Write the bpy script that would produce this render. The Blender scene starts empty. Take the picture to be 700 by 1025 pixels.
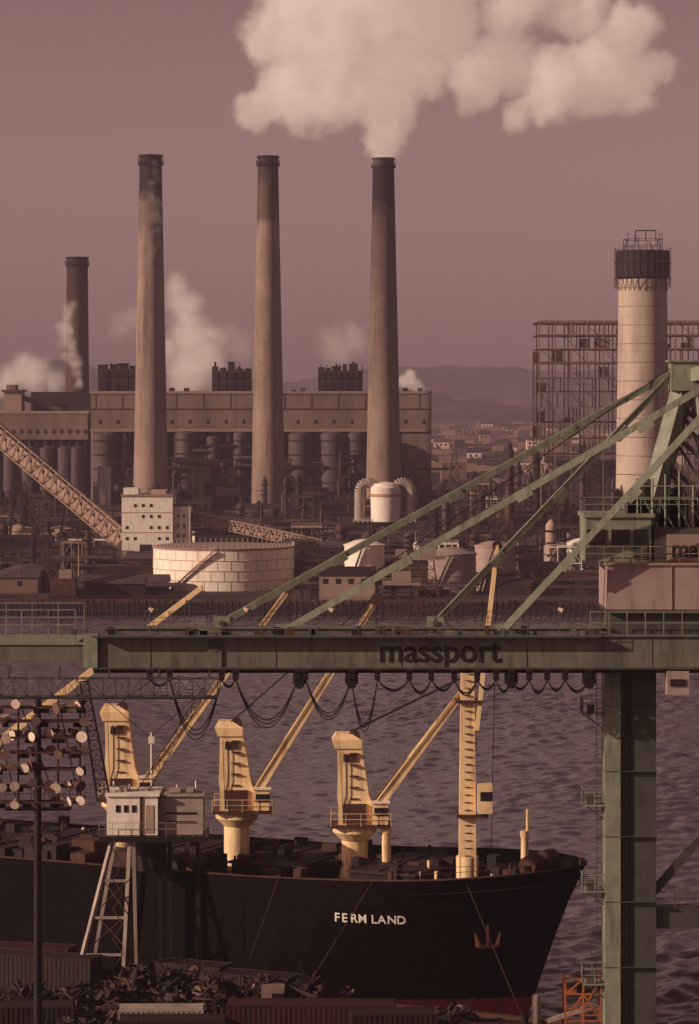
import bpy, math, random
import numpy as np
from mathutils import Vector, noise as mn
F=3000.0; H=50.0; YH=400.0
def X(px,D): return (px-350.0)*D/F
def Z(py,D): return H-(py-YH)*D/F
def P(px,py,D): return Vector((X(px,D),D,Z(py,D)))
V=Vector
scene=bpy.context.scene
# ------------------------------------------------------------------ materials
def mat(name,col,rough=.7,var=.25,scale=.5,dirt=None,damt=.5,streak=True,metal=0.0,bump=0.0,spec=.3,dscale=None,soot=None):
    m=bpy.data.materials.new(name); m.use_nodes=True
    nt=m.node_tree; N=nt.nodes; L=nt.links
    b=N['Principled BSDF']; b.inputs['Roughness'].default_value=rough
    b.inputs['Metallic'].default_value=metal
    b.inputs['Specular IOR Level'].default_value=spec
    g=N.new('ShaderNodeNewGeometry')
    n1=N.new('ShaderNodeTexNoise'); n1.inputs['Scale'].default_value=scale; n1.inputs['Detail'].default_value=7
    n1.inputs['Roughness'].default_value=.65
    L.new(g.outputs['Position'],n1.inputs['Vector'])
    r=N.new('ShaderNodeMapRange'); r.inputs[1].default_value=.3; r.inputs[2].default_value=.7
    L.new(n1.outputs['Fac'],r.inputs[0])
    mx=N.new('ShaderNodeMix'); mx.data_type='RGBA'
    mx.inputs[6].default_value=(*[c*(1-var) for c in col],1)
    mx.inputs[7].default_value=(*[min(1,c*(1+var)) for c in col],1)
    L.new(r.outputs[0],mx.inputs[0])
    out=mx.outputs[2]
    if dirt:
        mp=N.new('ShaderNodeMapping')
        ds=dscale or scale*2.2
        mp.inputs['Scale'].default_value=(ds,ds,ds*(.12 if streak else 1))
        L.new(g.outputs['Position'],mp.inputs['Vector'])
        n2=N.new('ShaderNodeTexNoise'); n2.inputs['Scale'].default_value=1; n2.inputs['Detail'].default_value=8
        n2.inputs['Roughness'].default_value=.7
        L.new(mp.outputs[0],n2.inputs['Vector'])
        r2=N.new('ShaderNodeMapRange'); r2.inputs[1].default_value=.48; r2.inputs[2].default_value=.7; r2.inputs[4].default_value=damt
        L.new(n2.outputs['Fac'],r2.inputs[0])
        m2=N.new('ShaderNodeMix'); m2.data_type='RGBA'
        L.new(r2.outputs[0],m2.inputs[0]); L.new(out,m2.inputs[6]); m2.inputs[7].default_value=(*dirt,1)
        out=m2.outputs[2]
    for (z0,z1,amt,scol) in (soot or []):   # real soot deposit, by height on the shaft
        amp=(z1-z0)*.6+7
        sx=N.new('ShaderNodeSeparateXYZ'); L.new(g.outputs['Position'],sx.inputs[0])
        n3=N.new('ShaderNodeTexNoise'); n3.inputs['Scale'].default_value=.16; n3.inputs['Detail'].default_value=8; n3.inputs['Roughness'].default_value=.75
        L.new(g.outputs['Position'],n3.inputs['Vector'])
        ad=N.new('ShaderNodeMath'); ad.operation='MULTIPLY_ADD'; ad.inputs[1].default_value=amp; L.new(n3.outputs['Fac'],ad.inputs[0])
        sb=N.new('ShaderNodeMath'); sb.operation='SUBTRACT'; sb.inputs[1].default_value=amp*.5
        L.new(sx.outputs['Z'],ad.inputs[2]); L.new(ad.outputs[0],sb.inputs[0])
        r3=N.new('ShaderNodeMapRange'); r3.inputs[1].default_value=z0; r3.inputs[2].default_value=z1; r3.inputs[4].default_value=amt; L.new(sb.outputs[0],r3.inputs[0])
        m3=N.new('ShaderNodeMix'); m3.data_type='RGBA'; L.new(r3.outputs[0],m3.inputs[0]); L.new(out,m3.inputs[6]); m3.inputs[7].default_value=(*scol,1); out=m3.outputs[2]
    L.new(out,b.inputs['Base Color'])
    if bump:
        bp=N.new('ShaderNodeBump'); bp.inputs['Strength'].default_value=bump; bp.inputs['Distance'].default_value=.3
        L.new(n1.outputs['Fac'],bp.inputs['Height']); L.new(bp.outputs[0],b.inputs['Normal'])
    return m
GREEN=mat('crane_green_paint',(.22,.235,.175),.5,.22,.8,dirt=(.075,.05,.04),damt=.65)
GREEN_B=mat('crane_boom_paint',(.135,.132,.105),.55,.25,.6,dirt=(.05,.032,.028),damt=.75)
GREEN_D=mat('crane_green_shade',(.060,.058,.050),.6,.25,.8,dirt=(.035,.022,.02),damt=.6)  # darker copy of the crane green; puts the leg's shaded front into colour
PINK=mat('machinery_house_paint',(.33,.235,.22),.6,.12,.4,dirt=(.13,.07,.065),damt=.6)
BLACKM=mat('black_steel',(.012,.006,.008),.6,.4,1.0)
CABLE=mat('cable_rubber',(.012,.007,.008),.7,.2,1.0)
HULL=mat('hull_black_paint',(.0025,.0012,.0018),.65,.5,.5,dirt=(.014,.005,.004),damt=.35,spec=.05)
BOOT=mat('hull_red_boottop',(.12,.011,.012),.6,.3,.6,dirt=(.04,.01,.009),damt=.7)
CREAM=mat('ship_crane_cream',(.84,.61,.35),.5,.10,.8,dirt=(.33,.15,.065),damt=.7,dscale=1.4)
WHITE=mat('white_paint',(.84,.74,.64),.5,.08,.6,dirt=(.38,.25,.19),damt=.5)
LETTER=mat('lettering_white',(.78,.72,.64),.6,.1,3)
TANKW=mat('tank_white',(.88,.76,.64),.6,.06,.15,dirt=(.5,.34,.25),damt=.4,dscale=.4)
STRIPE=mat('tank_stripe',(.42,.24,.17),.7,.2,.3)
SOOTC=(.013,.006,.009)
CONC=mat('chimney_concrete',(.20,.132,.112),.85,.13,.06,dirt=(.09,.055,.055),damt=.7,dscale=.22)
def conc(name,soot): return mat(name,(.265,.18,.15),.85,.20,.06,dirt=(.10,.062,.058),damt=.85,dscale=.25,soot=soot)
CONCL=mat('chimney_concrete_pale',(.47,.365,.30),.85,.12,.08,dirt=(.22,.155,.13),damt=.7,dscale=.2)
CONCB=mat('chimney_brick_dark',(.085,.042,.04),.9,.2,.1,dirt=(.035,.02,.024),damt=.7,dscale=.2,soot=[(85,105,.7,SOOTC)])
SOOT=mat('chimney_soot',(.014,.007,.010),.9,.4,.15,dirt=(.04,.022,.022),damt=.5,dscale=.25)
BLDG=mat('station_wall_panel',(.195,.130,.115),.85,.20,.05,dirt=(.085,.055,.055),damt=.85,dscale=.15)
BLDGL=mat('station_wall_trim',(.30,.205,.175),.8,.14,.1,dirt=(.15,.09,.08),damt=.5)
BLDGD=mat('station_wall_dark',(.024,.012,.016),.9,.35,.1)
SILO=mat('silo_grey',(.080,.053,.055),.7,.2,.15,dirt=(.03,.018,.021),damt=.8,dscale=.3)
GLASS=mat('dark_window',(.02,.012,.016),.25,.3,1,spec=.6)
RUST=mat('rusty_steel',(.070,.028,.020),.8,.45,.8,dirt=(.022,.010,.010),damt=.7,streak=False)
STEELP=mat('primed_steel',(.19,.110,.09),.75,.25,.3)
STEELD=mat('dark_steelwork',(.018,.009,.012),.8,.4,.3)
TAN=mat('conveyor_tan',(.44,.30,.23),.8,.15,.3,dirt=(.2,.115,.10),damt=.6,dscale=.6)
ROOF=mat('grey_roof',(.075,.047,.050),.85,.3,.3,dirt=(.03,.017,.02),damt=.7,streak=False)
REDC=mat('container_red',(.045,.010,.010),.65,.3,.5,dirt=(.016,.007,.008),damt=.8)
BRNC=mat('container_brown',(.026,.011,.011),.7,.3,.5,dirt=(.010,.005,.006),damt=.8)
GRYC=mat('container_grey',(.34,.27,.24),.6,.18,.5,dirt=(.15,.09,.08),damt=.75)
ORNG=mat('orange_paint',(.42,.12,.04),.6,.2,.8,dirt=(.12,.045,.025),damt=.7)
LAMP=mat('floodlight_housing',(.44,.30,.24),.5,.3,1.5,dirt=(.10,.05,.04),damt=.8)
LENS=mat('floodlight_lens',(.74,.57,.47),.2,.2,2,spec=.6)
QUAY=mat('quay_concrete',(.024,.011,.012),.9,.4,.35,dirt=(.008,.004,.005),damt=.8,streak=False,bump=.4)
LAND=mat('industrial_ground',(.040,.024,.023),.95,.6,.02,dirt=(.14,.09,.075),damt=.5,streak=False,dscale=.03)
HILLM=mat('wooded_hill',(.058,.036,.034),.95,.6,.012,dirt=(.009,.006,.009),damt=1.0,streak=False,dscale=.016)
TREEM=mat('bare_tree_mass',(.032,.020,.018),.95,.5,.2)
SCRAP=mat('scrap_metal',(.034,.015,.014),.8,.6,1.0,dirt=(.010,.005,.006),damt=.7,streak=False)
SCRAP2=mat('scrap_metal_pale',(.15,.085,.07),.7,.5,1.2,dirt=(.05,.02,.018),damt=.7,streak=False)
HOUSE1=mat('house_wall_pale',(.62,.47,.39),.8,.25,.05)
HOUSE2=mat('house_wall_brown',(.18,.105,.09),.85,.3,.05)

# ------------------------------------------------------------------ mesh builder
class MB:
    def __init__(s,name): s.name=name; s.v=[]; s.f=[]; s.mi=[]; s.sm=[]; s.mats=[]
    def add(s,vs,fs,m,smooth=False):
        if m not in s.mats: s.mats.append(m)
        k=s.mats.index(m); o=len(s.v); s.v.extend([tuple(a) for a in vs])
        for f in fs: s.f.append([o+i for i in f]); s.mi.append(k); s.sm.append(smooth)
    def box(s,x0,x1,y0,y1,z0,z1,m):
        if x0>x1:x0,x1=x1,x0
        if z0>z1:z0,z1=z1,z0
        vs=[(x0,y0,z0),(x1,y0,z0),(x1,y1,z0),(x0,y1,z0),(x0,y0,z1),(x1,y0,z1),(x1,y1,z1),(x0,y1,z1)]
        s.add(vs,[(0,3,2,1),(4,5,6,7),(0,1,5,4),(1,2,6,5),(2,3,7,6),(3,0,4,7)],m)
    def loft(s,secs,m):
        vs=[];fs=[]
        for (cx,cy,wx,wy,z) in secs:
            vs+=[(cx-wx/2,cy-wy/2,z),(cx+wx/2,cy-wy/2,z),(cx+wx/2,cy+wy/2,z),(cx-wx/2,cy+wy/2,z)]
        for i in range(len(secs)-1):
            a=i*4;b=a+4
            for k in range(4): fs.append((a+k,a+(k+1)%4,b+(k+1)%4,b+k))
        fs.append((3,2,1,0)); e=len(vs); fs.append((e-4,e-3,e-2,e-1)); s.add(vs,fs,m)
    def tube(s,a,b,r0,r1=None,m=None,n=6,cap=True):
        a=V(a);b=V(b); r1=r0 if r1 is None else r1
        d=(b-a)
        if d.length<1e-6: return
        d.normalize(); up=V((0,0,1)) if abs(d.z)<.95 else V((1,0,0))
        u=d.cross(up).normalized(); w=d.cross(u)
        vs=[]
        for (c,r) in ((a,r0),(b,r1)):
            for i in range(n):
                t=2*math.pi*(i+.5)/n; vs.append(c+u*math.cos(t)*r+w*math.sin(t)*r)
        s.add(vs,[(i,(i+1)%n,n+(i+1)%n,n+i) for i in range(n)],m,n>7)
        if cap: s.add(vs,[tuple(range(n))[::-1],tuple(range(n,2*n))],m)
    def beam(s,a,b,w,h,m,w1=None,h1=None):
        a=V(a);b=V(b); d=(b-a).normalized(); up=V((0,0,1)) if abs(d.z)<.97 else V((0,1,0))
        u=d.cross(up).normalized(); t=u.cross(d)
        w1=w if w1 is None else w1; h1=h if h1 is None else h1
        vs=[]
        for c,ww,hh in ((a,w,h),(b,w1,h1)):
            for (i,j) in ((-1,-1),(1,-1),(1,1),(-1,1)): vs.append(c+u*i*ww/2+t*j*hh/2)
        s.add(vs,[(3,2,1,0),(4,5,6,7),(0,1,5,4),(1,2,6,5),(2,3,7,6),(3,0,4,7)],m)
    def lathe(s,cx,cy,prof,m,n=32,mfn=None):
        for k in range(len(prof)-1):
            vs=[]
            for (r,z) in (prof[k],prof[k+1]):
                for i in range(n):
                    t=2*math.pi*i/n; vs.append((cx+r*math.cos(t),cy+r*math.sin(t),z))
            mm=mfn(k) if mfn else m
            s.add(vs,[(i,(i+1)%n,n+(i+1)%n,n+i) for i in range(n)],mm,True)
    def rail(s,a,b,h=1.1,sp=1.5,m=None,r=.045):
        a=V(a);b=V(b); n=max(1,int((b-a).length/sp))
        for i in range(n+1):
            p=a.lerp(b,i/n); s.tube(p,p+V((0,0,h)),r,m=m,n=4)
        for hh in (h,h*.55): s.tube(a+V((0,0,hh)),b+V((0,0,hh)),r,m=m,n=4)
    def truss(s,a,b,w,h,n,r,m,w1=None,h1=None,side=V((0,1,0))):
        a=V(a);b=V(b); d=(b-a).normalized(); u=(side-d*side.dot(d)).normalized(); t=d.cross(u)
        if t.z<0: t=-t
        w1=w if w1 is None else w1; h1=h if h1 is None else h1
        C=[]
        for i in range(n+1):
            f=i/n; c=a.lerp(b,f); ww=w+(w1-w)*f; hh=h+(h1-h)*f
            C.append([c+u*x*ww/2+t*y*hh/2 for (x,y) in ((-1,-1),(1,-1),(1,1),(-1,1))])
        for k in range(4): s.tube(C[0][k],C[-1][k],r,m=m,n=4)
        for i in range(n+1):
            for k in range(4): s.tube(C[i][k],C[i][(k+1)%4],r*.6,m=m,n=4,cap=False)
        for i in range(n):
            for k in range(4):
                q=(k+1)%4
                if i%2: s.tube(C[i][k],C[i+1][q],r*.6,m=m,n=4,cap=False)
                else: s.tube(C[i][q],C[i+1][k],r*.6,m=m,n=4,cap=False)
    def build(s,parent=None):
        me=bpy.data.meshes.new(s.name); me.from_pydata(s.v,[],s.f)
        for m in s.mats: me.materials.append(m)
        me.polygons.foreach_set('material_index',s.mi); me.polygons.foreach_set('use_smooth',s.sm)
        me.update(); o=bpy.data.objects.new(s.name,me); scene.collection.objects.link(o)
        if parent: o.parent=parent
        return o
def catenary(m,a,b,sag,r,mt,n=12):
    a=V(a);b=V(b); pr=a
    for i in range(1,n+1):
        t=i/n; p=a.lerp(b,t)-V((0,0,sag*4*t*(1-t))); m.tube(pr,p,r,m=mt,n=4,cap=False); pr=p
def text(s,loc,size,rot,mt,parent,name,extr=.04,align='LEFT',sx=1):
    c=bpy.data.curves.new(name,'FONT'); c.body=s; c.size=size; c.extrude=extr; c.align_x=align; c.offset=size*.012
    c.materials.append(mt); o=bpy.data.objects.new(name,c); scene.collection.objects.link(o)
    o.location=loc; o.rotation_euler=rot; o.scale=(sx,1,1); o.parent=parent; return o

# ------------------------------------------------------------------ camera / world / sun
cd=bpy.data.cameras.new('camera'); cam=bpy.data.objects.new('camera',cd); scene.collection.objects.link(cam)
cam.location=(0,0,H); cam.rotation_euler=(math.radians(90),0,0)
cd.sensor_fit='VERTICAL'; cd.sensor_height=24; cd.lens=F/1025*24; cd.shift_y=-(512.5-YH)/1025
cd.clip_start=1; cd.clip_end=30000
scene.camera=cam
scene.view_settings.view_transform='Standard'; scene.view_settings.look='None'; scene.view_settings.exposure=0
EL=math.radians(22); AZ=math.atan2(-.925,-.38)
w=bpy.data.worlds.new('World'); scene.world=w; w.use_nodes=True
nt=w.node_tree; N=nt.nodes; L=nt.links
bg=N['Background']; sk=N.new('ShaderNodeTexSky'); sk.sky_type='NISHITA'; sk.sun_disc=False
sk.sun_elevation=EL; sk.sun_rotation=AZ%(2*math.pi); sk.dust_density=3.0; sk.air_density=1.2
hs=N.new('ShaderNodeHueSaturation'); hs.inputs['Saturation'].default_value=.10
mm=N.new('ShaderNodeMix'); mm.data_type='RGBA'; mm.blend_type='MULTIPLY'; mm.inputs[0].default_value=1
mm.inputs[7].default_value=(1.0,.60,.555,1)
tc=N.new('ShaderNodeTexCoord'); sx=N.new('ShaderNodeSeparateXYZ'); rp=N.new('ShaderNodeValToRGB')
L.new(tc.outputs['Generated'],sx.inputs[0]); L.new(sx.outputs['Z'],rp.inputs[0])
e=rp.color_ramp.elements; e[0].position=0; e[0].color=(1,1,.97,1); e[1].position=.6; e[1].color=(.26,.255,.31,1)
q=e.new(.06); q.color=(.84,.82,.80,1); q=e.new(.135); q.color=(.48,.42,.44,1); q=e.new(.3); q.color=(.36,.335,.37,1)
m2=N.new('ShaderNodeMix'); m2.data_type='RGBA'; m2.blend_type='MULTIPLY'; m2.inputs[0].default_value=1
L.new(sk.outputs[0],hs.inputs['Color']); L.new(hs.outputs[0],mm.inputs[6]); L.new(mm.outputs[2],m2.inputs[6]); L.new(rp.outputs[0],m2.inputs[7]); L.new(m2.outputs[2],bg.inputs['Color'])
bg.inputs['Strength'].default_value=.145
sd=bpy.data.lights.new('sun','SUN'); sd.energy=5.0; sd.angle=math.radians(.5); sd.color=(1,.79,.59)
so=bpy.data.objects.new('sun',sd); scene.collection.objects.link(so)
sv=V((math.sin(AZ)*math.cos(EL),math.cos(AZ)*math.cos(EL),math.sin(EL)))
so.rotation_euler=sv.to_track_quat('Z','Y').to_euler(); so.location=sv*400

# ------------------------------------------------------------------ haze
hz=MB('atmospheric_haze')
hm=bpy.data.materials.new('haze_volume'); hm.use_nodes=True; n=hm.node_tree; n.nodes.clear()
o=n.nodes.new('ShaderNodeOutputMaterial'); ab=n.nodes.new('ShaderNodeVolumeAbsorption'); em=n.nodes.new('ShaderNodeEmission'); ad=n.nodes.new('ShaderNodeAddShader')
K=1.25e-4
ab.inputs['Color'].default_value=(0,0,0,1); ab.inputs['Density'].default_value=K
em.inputs['Color'].default_value=(.30,.172,.168,1); em.inputs['Strength'].default_value=K  # haze emits light itself, standing in for daylight scattered in the air
n.links.new(ab.outputs[0],ad.inputs[0]); n.links.new(em.outputs[0],ad.inputs[1]); n.links.new(ad.outputs[0],o.inputs['Volume'])
hz.box(-4500,4500,-400,8000,-20,700,hm); hz.build()

# ------------------------------------------------------------------ water (real wave geometry)
wm=bpy.data.materials.new('harbor_water'); wm.use_nodes=True; n=wm.node_tree; b=n.nodes['Principled BSDF']
b.inputs['Roughness'].default_value=.22; b.inputs['IOR'].default_value=1.33
g=n.nodes.new('ShaderNodeNewGeometry')
n2=n.nodes.new('ShaderNodeTexNoise'); n2.inputs['Scale'].default_value=.02; n2.inputs['Detail'].default_value=6; n.links.new(g.outputs['Position'],n2.inputs['Vector'])
cr_=n.nodes.new('ShaderNodeValToRGB'); cr_.color_ramp.elements[0].position=.35; cr_.color_ramp.elements[0].color=(.050,.033,.046,1); cr_.color_ramp.elements[1].position=.65; cr_.color_ramp.elements[1].color=(.075,.051,.068,1)
n.links.new(n2.outputs['Fac'],cr_.inputs[0]); n.links.new(cr_.outputs[0],b.inputs['Base Color'])
nx,ny=760,860; xs_=np.linspace(-170,170,nx); ys_=225+(701-225)*np.linspace(0,1,ny)**1.25
XX,YY=np.meshgrid(xs_,ys_); ZZ=np.zeros_like(XX); rs=np.random.RandomState(7)
for i in range(110):
    lam=1.1*(6.0/1.1)**(rs.rand()**1.2); th=math.radians(-40)+rs.randn()*1.1; k=2*math.pi/lam; amp=.0058*lam**.85
    ph=rs.rand()*6.28; ph2=2.4*np.sin(XX*.045*rs.randn()+YY*.035*rs.randn()+ph)+1.5*np.sin(XX*.11*rs.randn()+YY*.08*rs.randn())
    ZZ+=amp*np.sin(k*(XX*math.cos(th)+YY*math.sin(th))+ph+ph2)
gust=.8+.35*np.sin(XX*.035+1.3+1.5*np.sin(YY*.02))*np.sin(YY*.028+.5*np.sin(XX*.05))
ZZ*=gust
co=np.stack([XX,YY,ZZ],-1).reshape(-1,3)
idx=np.arange(nx*ny).reshape(ny,nx); fa=np.stack([idx[:-1,:-1],idx[:-1,1:],idx[1:,1:],idx[1:,:-1]],-1).reshape(-1,4)
me=bpy.data.meshes.new('harbor_water'); me.from_pydata(co.tolist(),[],fa.tolist()); me.materials.append(wm)
me.polygons.foreach_set('use_smooth',[True]*len(fa)); me.update()
ob=bpy.data.objects.new('harbor_water',me); scene.collection.objects.link(ob)
wo=MB('open_water'); wo.add([(-4000,-400,-.9),(4000,-400,-.9),(4000,760,-.9),(-4000,760,-.9)],[(0,1,2,3)],wm); wo.build(ob)

# ------------------------------------------------------------------ land + hills
SH=702
m=MB('ground')
m.add([(-4400,SH,2.5),(4400,SH,2.5),(4400,7900,2.5),(-4400,7900,2.5)],[(0,1,2,3)],LAND)
m.add([(-4400,SH,2.5),(-4400,SH,-2),(4400,SH,-2),(4400,SH,2.5)],[(0,1,2,3)],STEELD)
m.build()
def hills(name,D0,D1,hfun,nx=260,ny=18):
    m=MB(name); vs=[];fs=[]
    for j in range(ny+1):
        f=j/ny; D=D0+(D1-D0)*f
        for i in range(nx+1):
            px=-700+2100*i/nx; x=(px-350)*5000/F
            h=hfun(px)*math.sin(min(1,f*1.5)*math.pi/2)
            h*=1+.25*mn.fractal(V((x*.004,D*.002,3)),1,2,4)*(.5+f*.5)
            h+=5.5*mn.noise(V((x*.03,D*.03,1)))
            vs.append((x,D,2+max(0,h)))
    for j in range(ny):
        for i in range(nx): a=j*(nx+1)+i; fs.append((a,a+1,a+nx+2,a+nx+1))
    m.add(vs,fs,HILLM,True); m.build()
hills('hills',4700,5600,lambda px: 92+9*math.sin(px*.013+1)+5*math.sin(px*.04))
hills('hills',3900,4300,lambda px: 38+16*math.sin(px*.011+4))
random.seed(4)
m=MB('distant_town')
for i in range(760):
    D=random.uniform(1500,4000); px=random.uniform(-60,760) if i<330 else random.uniform(420,560)
    x=X(px,D); wd=random.uniform(6,20)*(1.6 if D>2800 else 1); dp=random.uniform(8,18); h=random.uniform(4,9)*(1.4 if D>2800 else 1)
    if random.random()<.1: h=random.uniform(10,18)
    mt=random.choice([HOUSE1,HOUSE1,HOUSE2,BLDG,BLDGD,ROOF,BLDGL])
    m.box(x,x+wd,D,D+dp,2.5,2.5+h,mt)
    z=2.5+h
    if random.random()<.7:
        m.add([(x-.3,D-.3,z),(x+wd+.3,D-.3,z),(x+wd+.3,D+dp+.3,z),(x-.3,D+dp+.3,z),(x-.3,D+dp/2,z+3.5),(x+wd+.3,D+dp/2,z+3.5)],
              [(0,1,5,4),(2,3,4,5),(0,4,3),(1,2,5)],random.choice([ROOF,BLDGD,HOUSE2]))
    for k in range(int(wd/4)):
        m.box(x+1.2+k*4,x+2.8+k*4,D-.06,D,z-3,z-1.2,GLASS)
m.build()
m=MB('distant_trees')
random.seed(9)
for i in range(1000):
    D=random.uniform(1500,4600); px=random.uniform(-60,760) if i%3 else random.uniform(420,550); x=X(px,D)
    h=random.uniform(4,10); 
    for k in range(3):
        a=random.uniform(0,6.28); r=random.uniform(2.5,5)
        cx=x+math.cos(a)*5; cy=D+math.sin(a)*5; vs=[(cx,cy,2.5+h*random.uniform(.8,1.15))]
        q=7
        for j in range(q):
            t=6.28*j/q; rr=r*random.uniform(.7,1.3); vs.append((cx+rr*math.cos(t),cy+rr*math.sin(t),2.5+h*random.uniform(.4,.65)))
        for j in range(q):
            t=6.28*j/q; rr=r*random.uniform(.5,1.1); vs.append((cx+rr*math.cos(t),cy+rr*math.sin(t),2.5))
        fs=[(0,1+j,1+(j+1)%q) for j in range(q)]+[(1+j,1+q+j,1+q+(j+1)%q,1+(j+1)%q) for j in range(q)]
        m.add(vs,fs,TREEM)
m.build()

# ------------------------------------------------------------------ chimneys
def chimney(name,px_t,px_b,ytop,ybase,wt,wb,D,body,zb=2.5,cap=True):
    m=MB(name); s=D/F; cx=X((px_t+px_b)/2,D); zt=Z(ytop,D); rt=wt*s/2; 
    zref=Z(ybase,D); rb=wb*s/2; 
    slope=(rb-rt)/(zt-zref); rg=rt+slope*(zt-zb)
    nseg=46; pr=[]
    for i in range(nseg+1):
        f=i/nseg; z=zb+(zt-zb)*f; pr.append((rg+(rt-rg)*f,z))
    m.lathe(cx,D,pr,body,40)
    for i in range(3,nseg,6):
        r,z=pr[i]; m.lathe(cx,D,[(r,z-.18),(r+.06,z-.15),(r+.06,z+.15),(r,z+.18)],body,40)
    if cap:
        m.lathe(cx,D,[(rt,zt-4),(rt+.7,zt-3.4),(rt+.7,zt-2.4),(rt+.1,zt-2.2)],SOOT,36)
        m.lathe(cx,D,[(rt,zt-.8),(rt+.45,zt-.6),(rt+.45,zt+.3),(rt-.8,zt+.3),(rt-.9,zt-6)],SOOT,36)
        for k in range(24):
            t=k/24*6.283; p=V((cx+(rt+.65)*math.cos(t),D+(rt+.65)*math.sin(t),zt-2.4)); m.tube(p,p+V((0,0,1.3)),.08,m=SOOT,n=4)
    for i in range(nseg):
        a=pr[i];b2=pr[i+1]
        for dx in (-.4,.4): m.tube((cx+rt*.5+dx,D-math.sqrt(max(.1,a[0]**2-(rt*.5)**2))-.3,a[1]),(cx+rt*.5+dx,D-math.sqrt(max(.1,b2[0]**2-(rt*.5)**2))-.3,b2[1]),.08,m=SOOT,n=4,cap=False)
    return m
D=1150; chimney('chimney',152,150,156,495,22,35,D,conc('chimney_concrete_a',[(Z(242,D),Z(226,D),.45,(.03,.016,.02)),(Z(203,D),Z(192,D),.93,SOOTC)])).build()
D=1160; chimney('chimney',269.5,267.5,157,525,20,35,D,conc('chimney_concrete_b',[(Z(224,D),Z(218,D),.68,(.03,.016,.02)),(Z(186,D),Z(174,D),.6,SOOTC)])).build()
D=1170; chimney('chimney',385.5,382.5,159,480,21,35,D,conc('chimney_concrete_c',[(Z(430,D),Z(230,D),.78,(.035,.018,.022)),(Z(218,D),Z(200,D),1.0,SOOTC)])).build()
m=chimney('chimney',78,77,258,400,21,24,1320,CONCB)
m.build()
m=chimney('chimney',645,642,276,495,48,54,1000,CONCL,cap=False)
s=1/3; cx=X(643.5,1000); zt=Z(277,1000); r=8.0
for i in range(12):
    z=zt-4-i*6.2; m.lathe(cx,1000,[(r+.02+i*.09,z),(r+.08+i*.09,z+.1),(r+.08+i*.09,z+.25),(r+.02+i*.09,z+.3)],CONC,36)
m.lathe(cx,1000,[(r,zt-1),(r+1.1,zt),(r+1.1,zt+4.2),(r+1.4,zt+4.3),(r+1.4,zt+4.8),(r,zt+4.8)],STEELD,28)
m.lathe(cx,1000,[(r+1.1,zt+5),(r+1.1,zt+8.6),(r-1,zt+8.6)],STEELD,28)
for k in range(28):
    t=k/28*6.283; c,q=math.cos(t),math.sin(t)
    m.tube((cx+(r+1.4)*c,1000+(r+1.4)*q,zt-4),(cx+(r+1.4)*c,1000+(r+1.4)*q,zt+9.5),.12,m=RUST,n=4)
    m.tube((cx+r*c,1000+r*q,zt-5),(cx+(r+1.4)*c,1000+(r+1.4)*q,zt),.12,m=RUST,n=4)
for k in range(10):
    t=k/10*6.283; t2=(k+1)/10*6.283
    a=V((cx+6.5*math.cos(t),1000+6.5*math.sin(t),zt+8)); b2=V((cx+6.5*math.cos(t2),1000+6.5*math.sin(t2),zt+8))
    m.tube(a,a+V((0,0,6.5-(k%3)*1.5)),.13,m=STEELD,n=4)
    for hh in (2.2,4.4): m.tube(a+V((0,0,hh)),b2+V((0,0,hh)),.1,m=STEELD,n=4)
    m.tube(a,b2+V((0,0,4.4)),.08,m=STEELD,n=4)
for px in (636,646,656): m.tube((X(px,1000),998,zt+12),(X(px,1000),998,zt+15.5),.2,m=STEELD,n=4)
m.tube((X(636,1000),998,zt+15.3),(X(656,1000),998,zt+15.3),.25,m=STEELD,n=4)
m.build()

# ------------------------------------------------------------------ power station
D=1200
m=MB('power_station_building')
x0,x1=X(91,D),X(432,D)
m.box(x0,x1,D,D+90,Z(431,D),Z(394,D),BLDG)
m.box(x0-.4,x1+.4,D-.4,D+90.4,Z(394,D),Z(391.5,D),BLDGL)
m.box(x0-.2,x1+.2,D-.35,D,Z(432,D),Z(429.5,D),BLDGL)
m.box(x0-.1,x1+.1,D-.2,D,Z(410,D),Z(409,D),BLDGD)
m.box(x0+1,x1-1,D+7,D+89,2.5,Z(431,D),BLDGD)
m.box(X(402,D),x1,D+.5,D+7,2.5,Z(431,D),BLDG)
m.box(X(91,D),X(96,D),D+.5,D+7,2.5,Z(431,D),BLDGL)
for i,px in enumerate(range(96,432,9)):
    if i%3==0: m.box(X(px,D)-.10,X(px,D)+.10,D-.15,D,Z(409,D),Z(394,D),BLDGD)
    if i%2==0: m.box(X(px+3,D),X(px+5.5,D),D-.12,D,Z(424,D),Z(420,D),GLASS)
for px in range(98,402,13): m.box(X(px,D)-.7,X(px,D)+.7,D+1,D+7,2.5,Z(432,D),BLDGD if px%2 else SILO)
for px,wp,yt,yb in ((106,24,434,505),(126,9,440,520),(187,22,433,495),(207,10,452,525),(214,14,438,500),(224,12,461,505),(241,14,434,500),(301,24,434,495),(318,9,450,520),(333,24,434,492),(357,17,434,495),(394,12,440,510),(326,10,470,520),(340,9,476,525)):
    r=wp*.2; cx=X(px,D)
    m.lathe(cx,D-3,[(0,Z(yt-2,D)),(r*.8,Z(yt-1,D)),(r,Z(yt+1,D)),(r,Z(yb,D)),(r*.25,Z(yb+9,D)),(0,Z(yb+9,D))],SILO,20)
    for a in (.7,2.3,3.9,5.5): m.tube((cx+r*math.cos(a),D-3+r*math.sin(a),2.5),(cx+r*math.cos(a),D-3+r*math.sin(a),Z(yb-2,D)),.35,m=STEELD,n=4)
    for yy in range(yt+8,yb,14): m.lathe(cx,D-3,[(r,Z(yy,D)),(r+.2,Z(yy,D)+.1),(r+.2,Z(yy,D)+.6),(r,Z(yy,D)+.7)],BLDGD,20)
random.seed(2)
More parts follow.
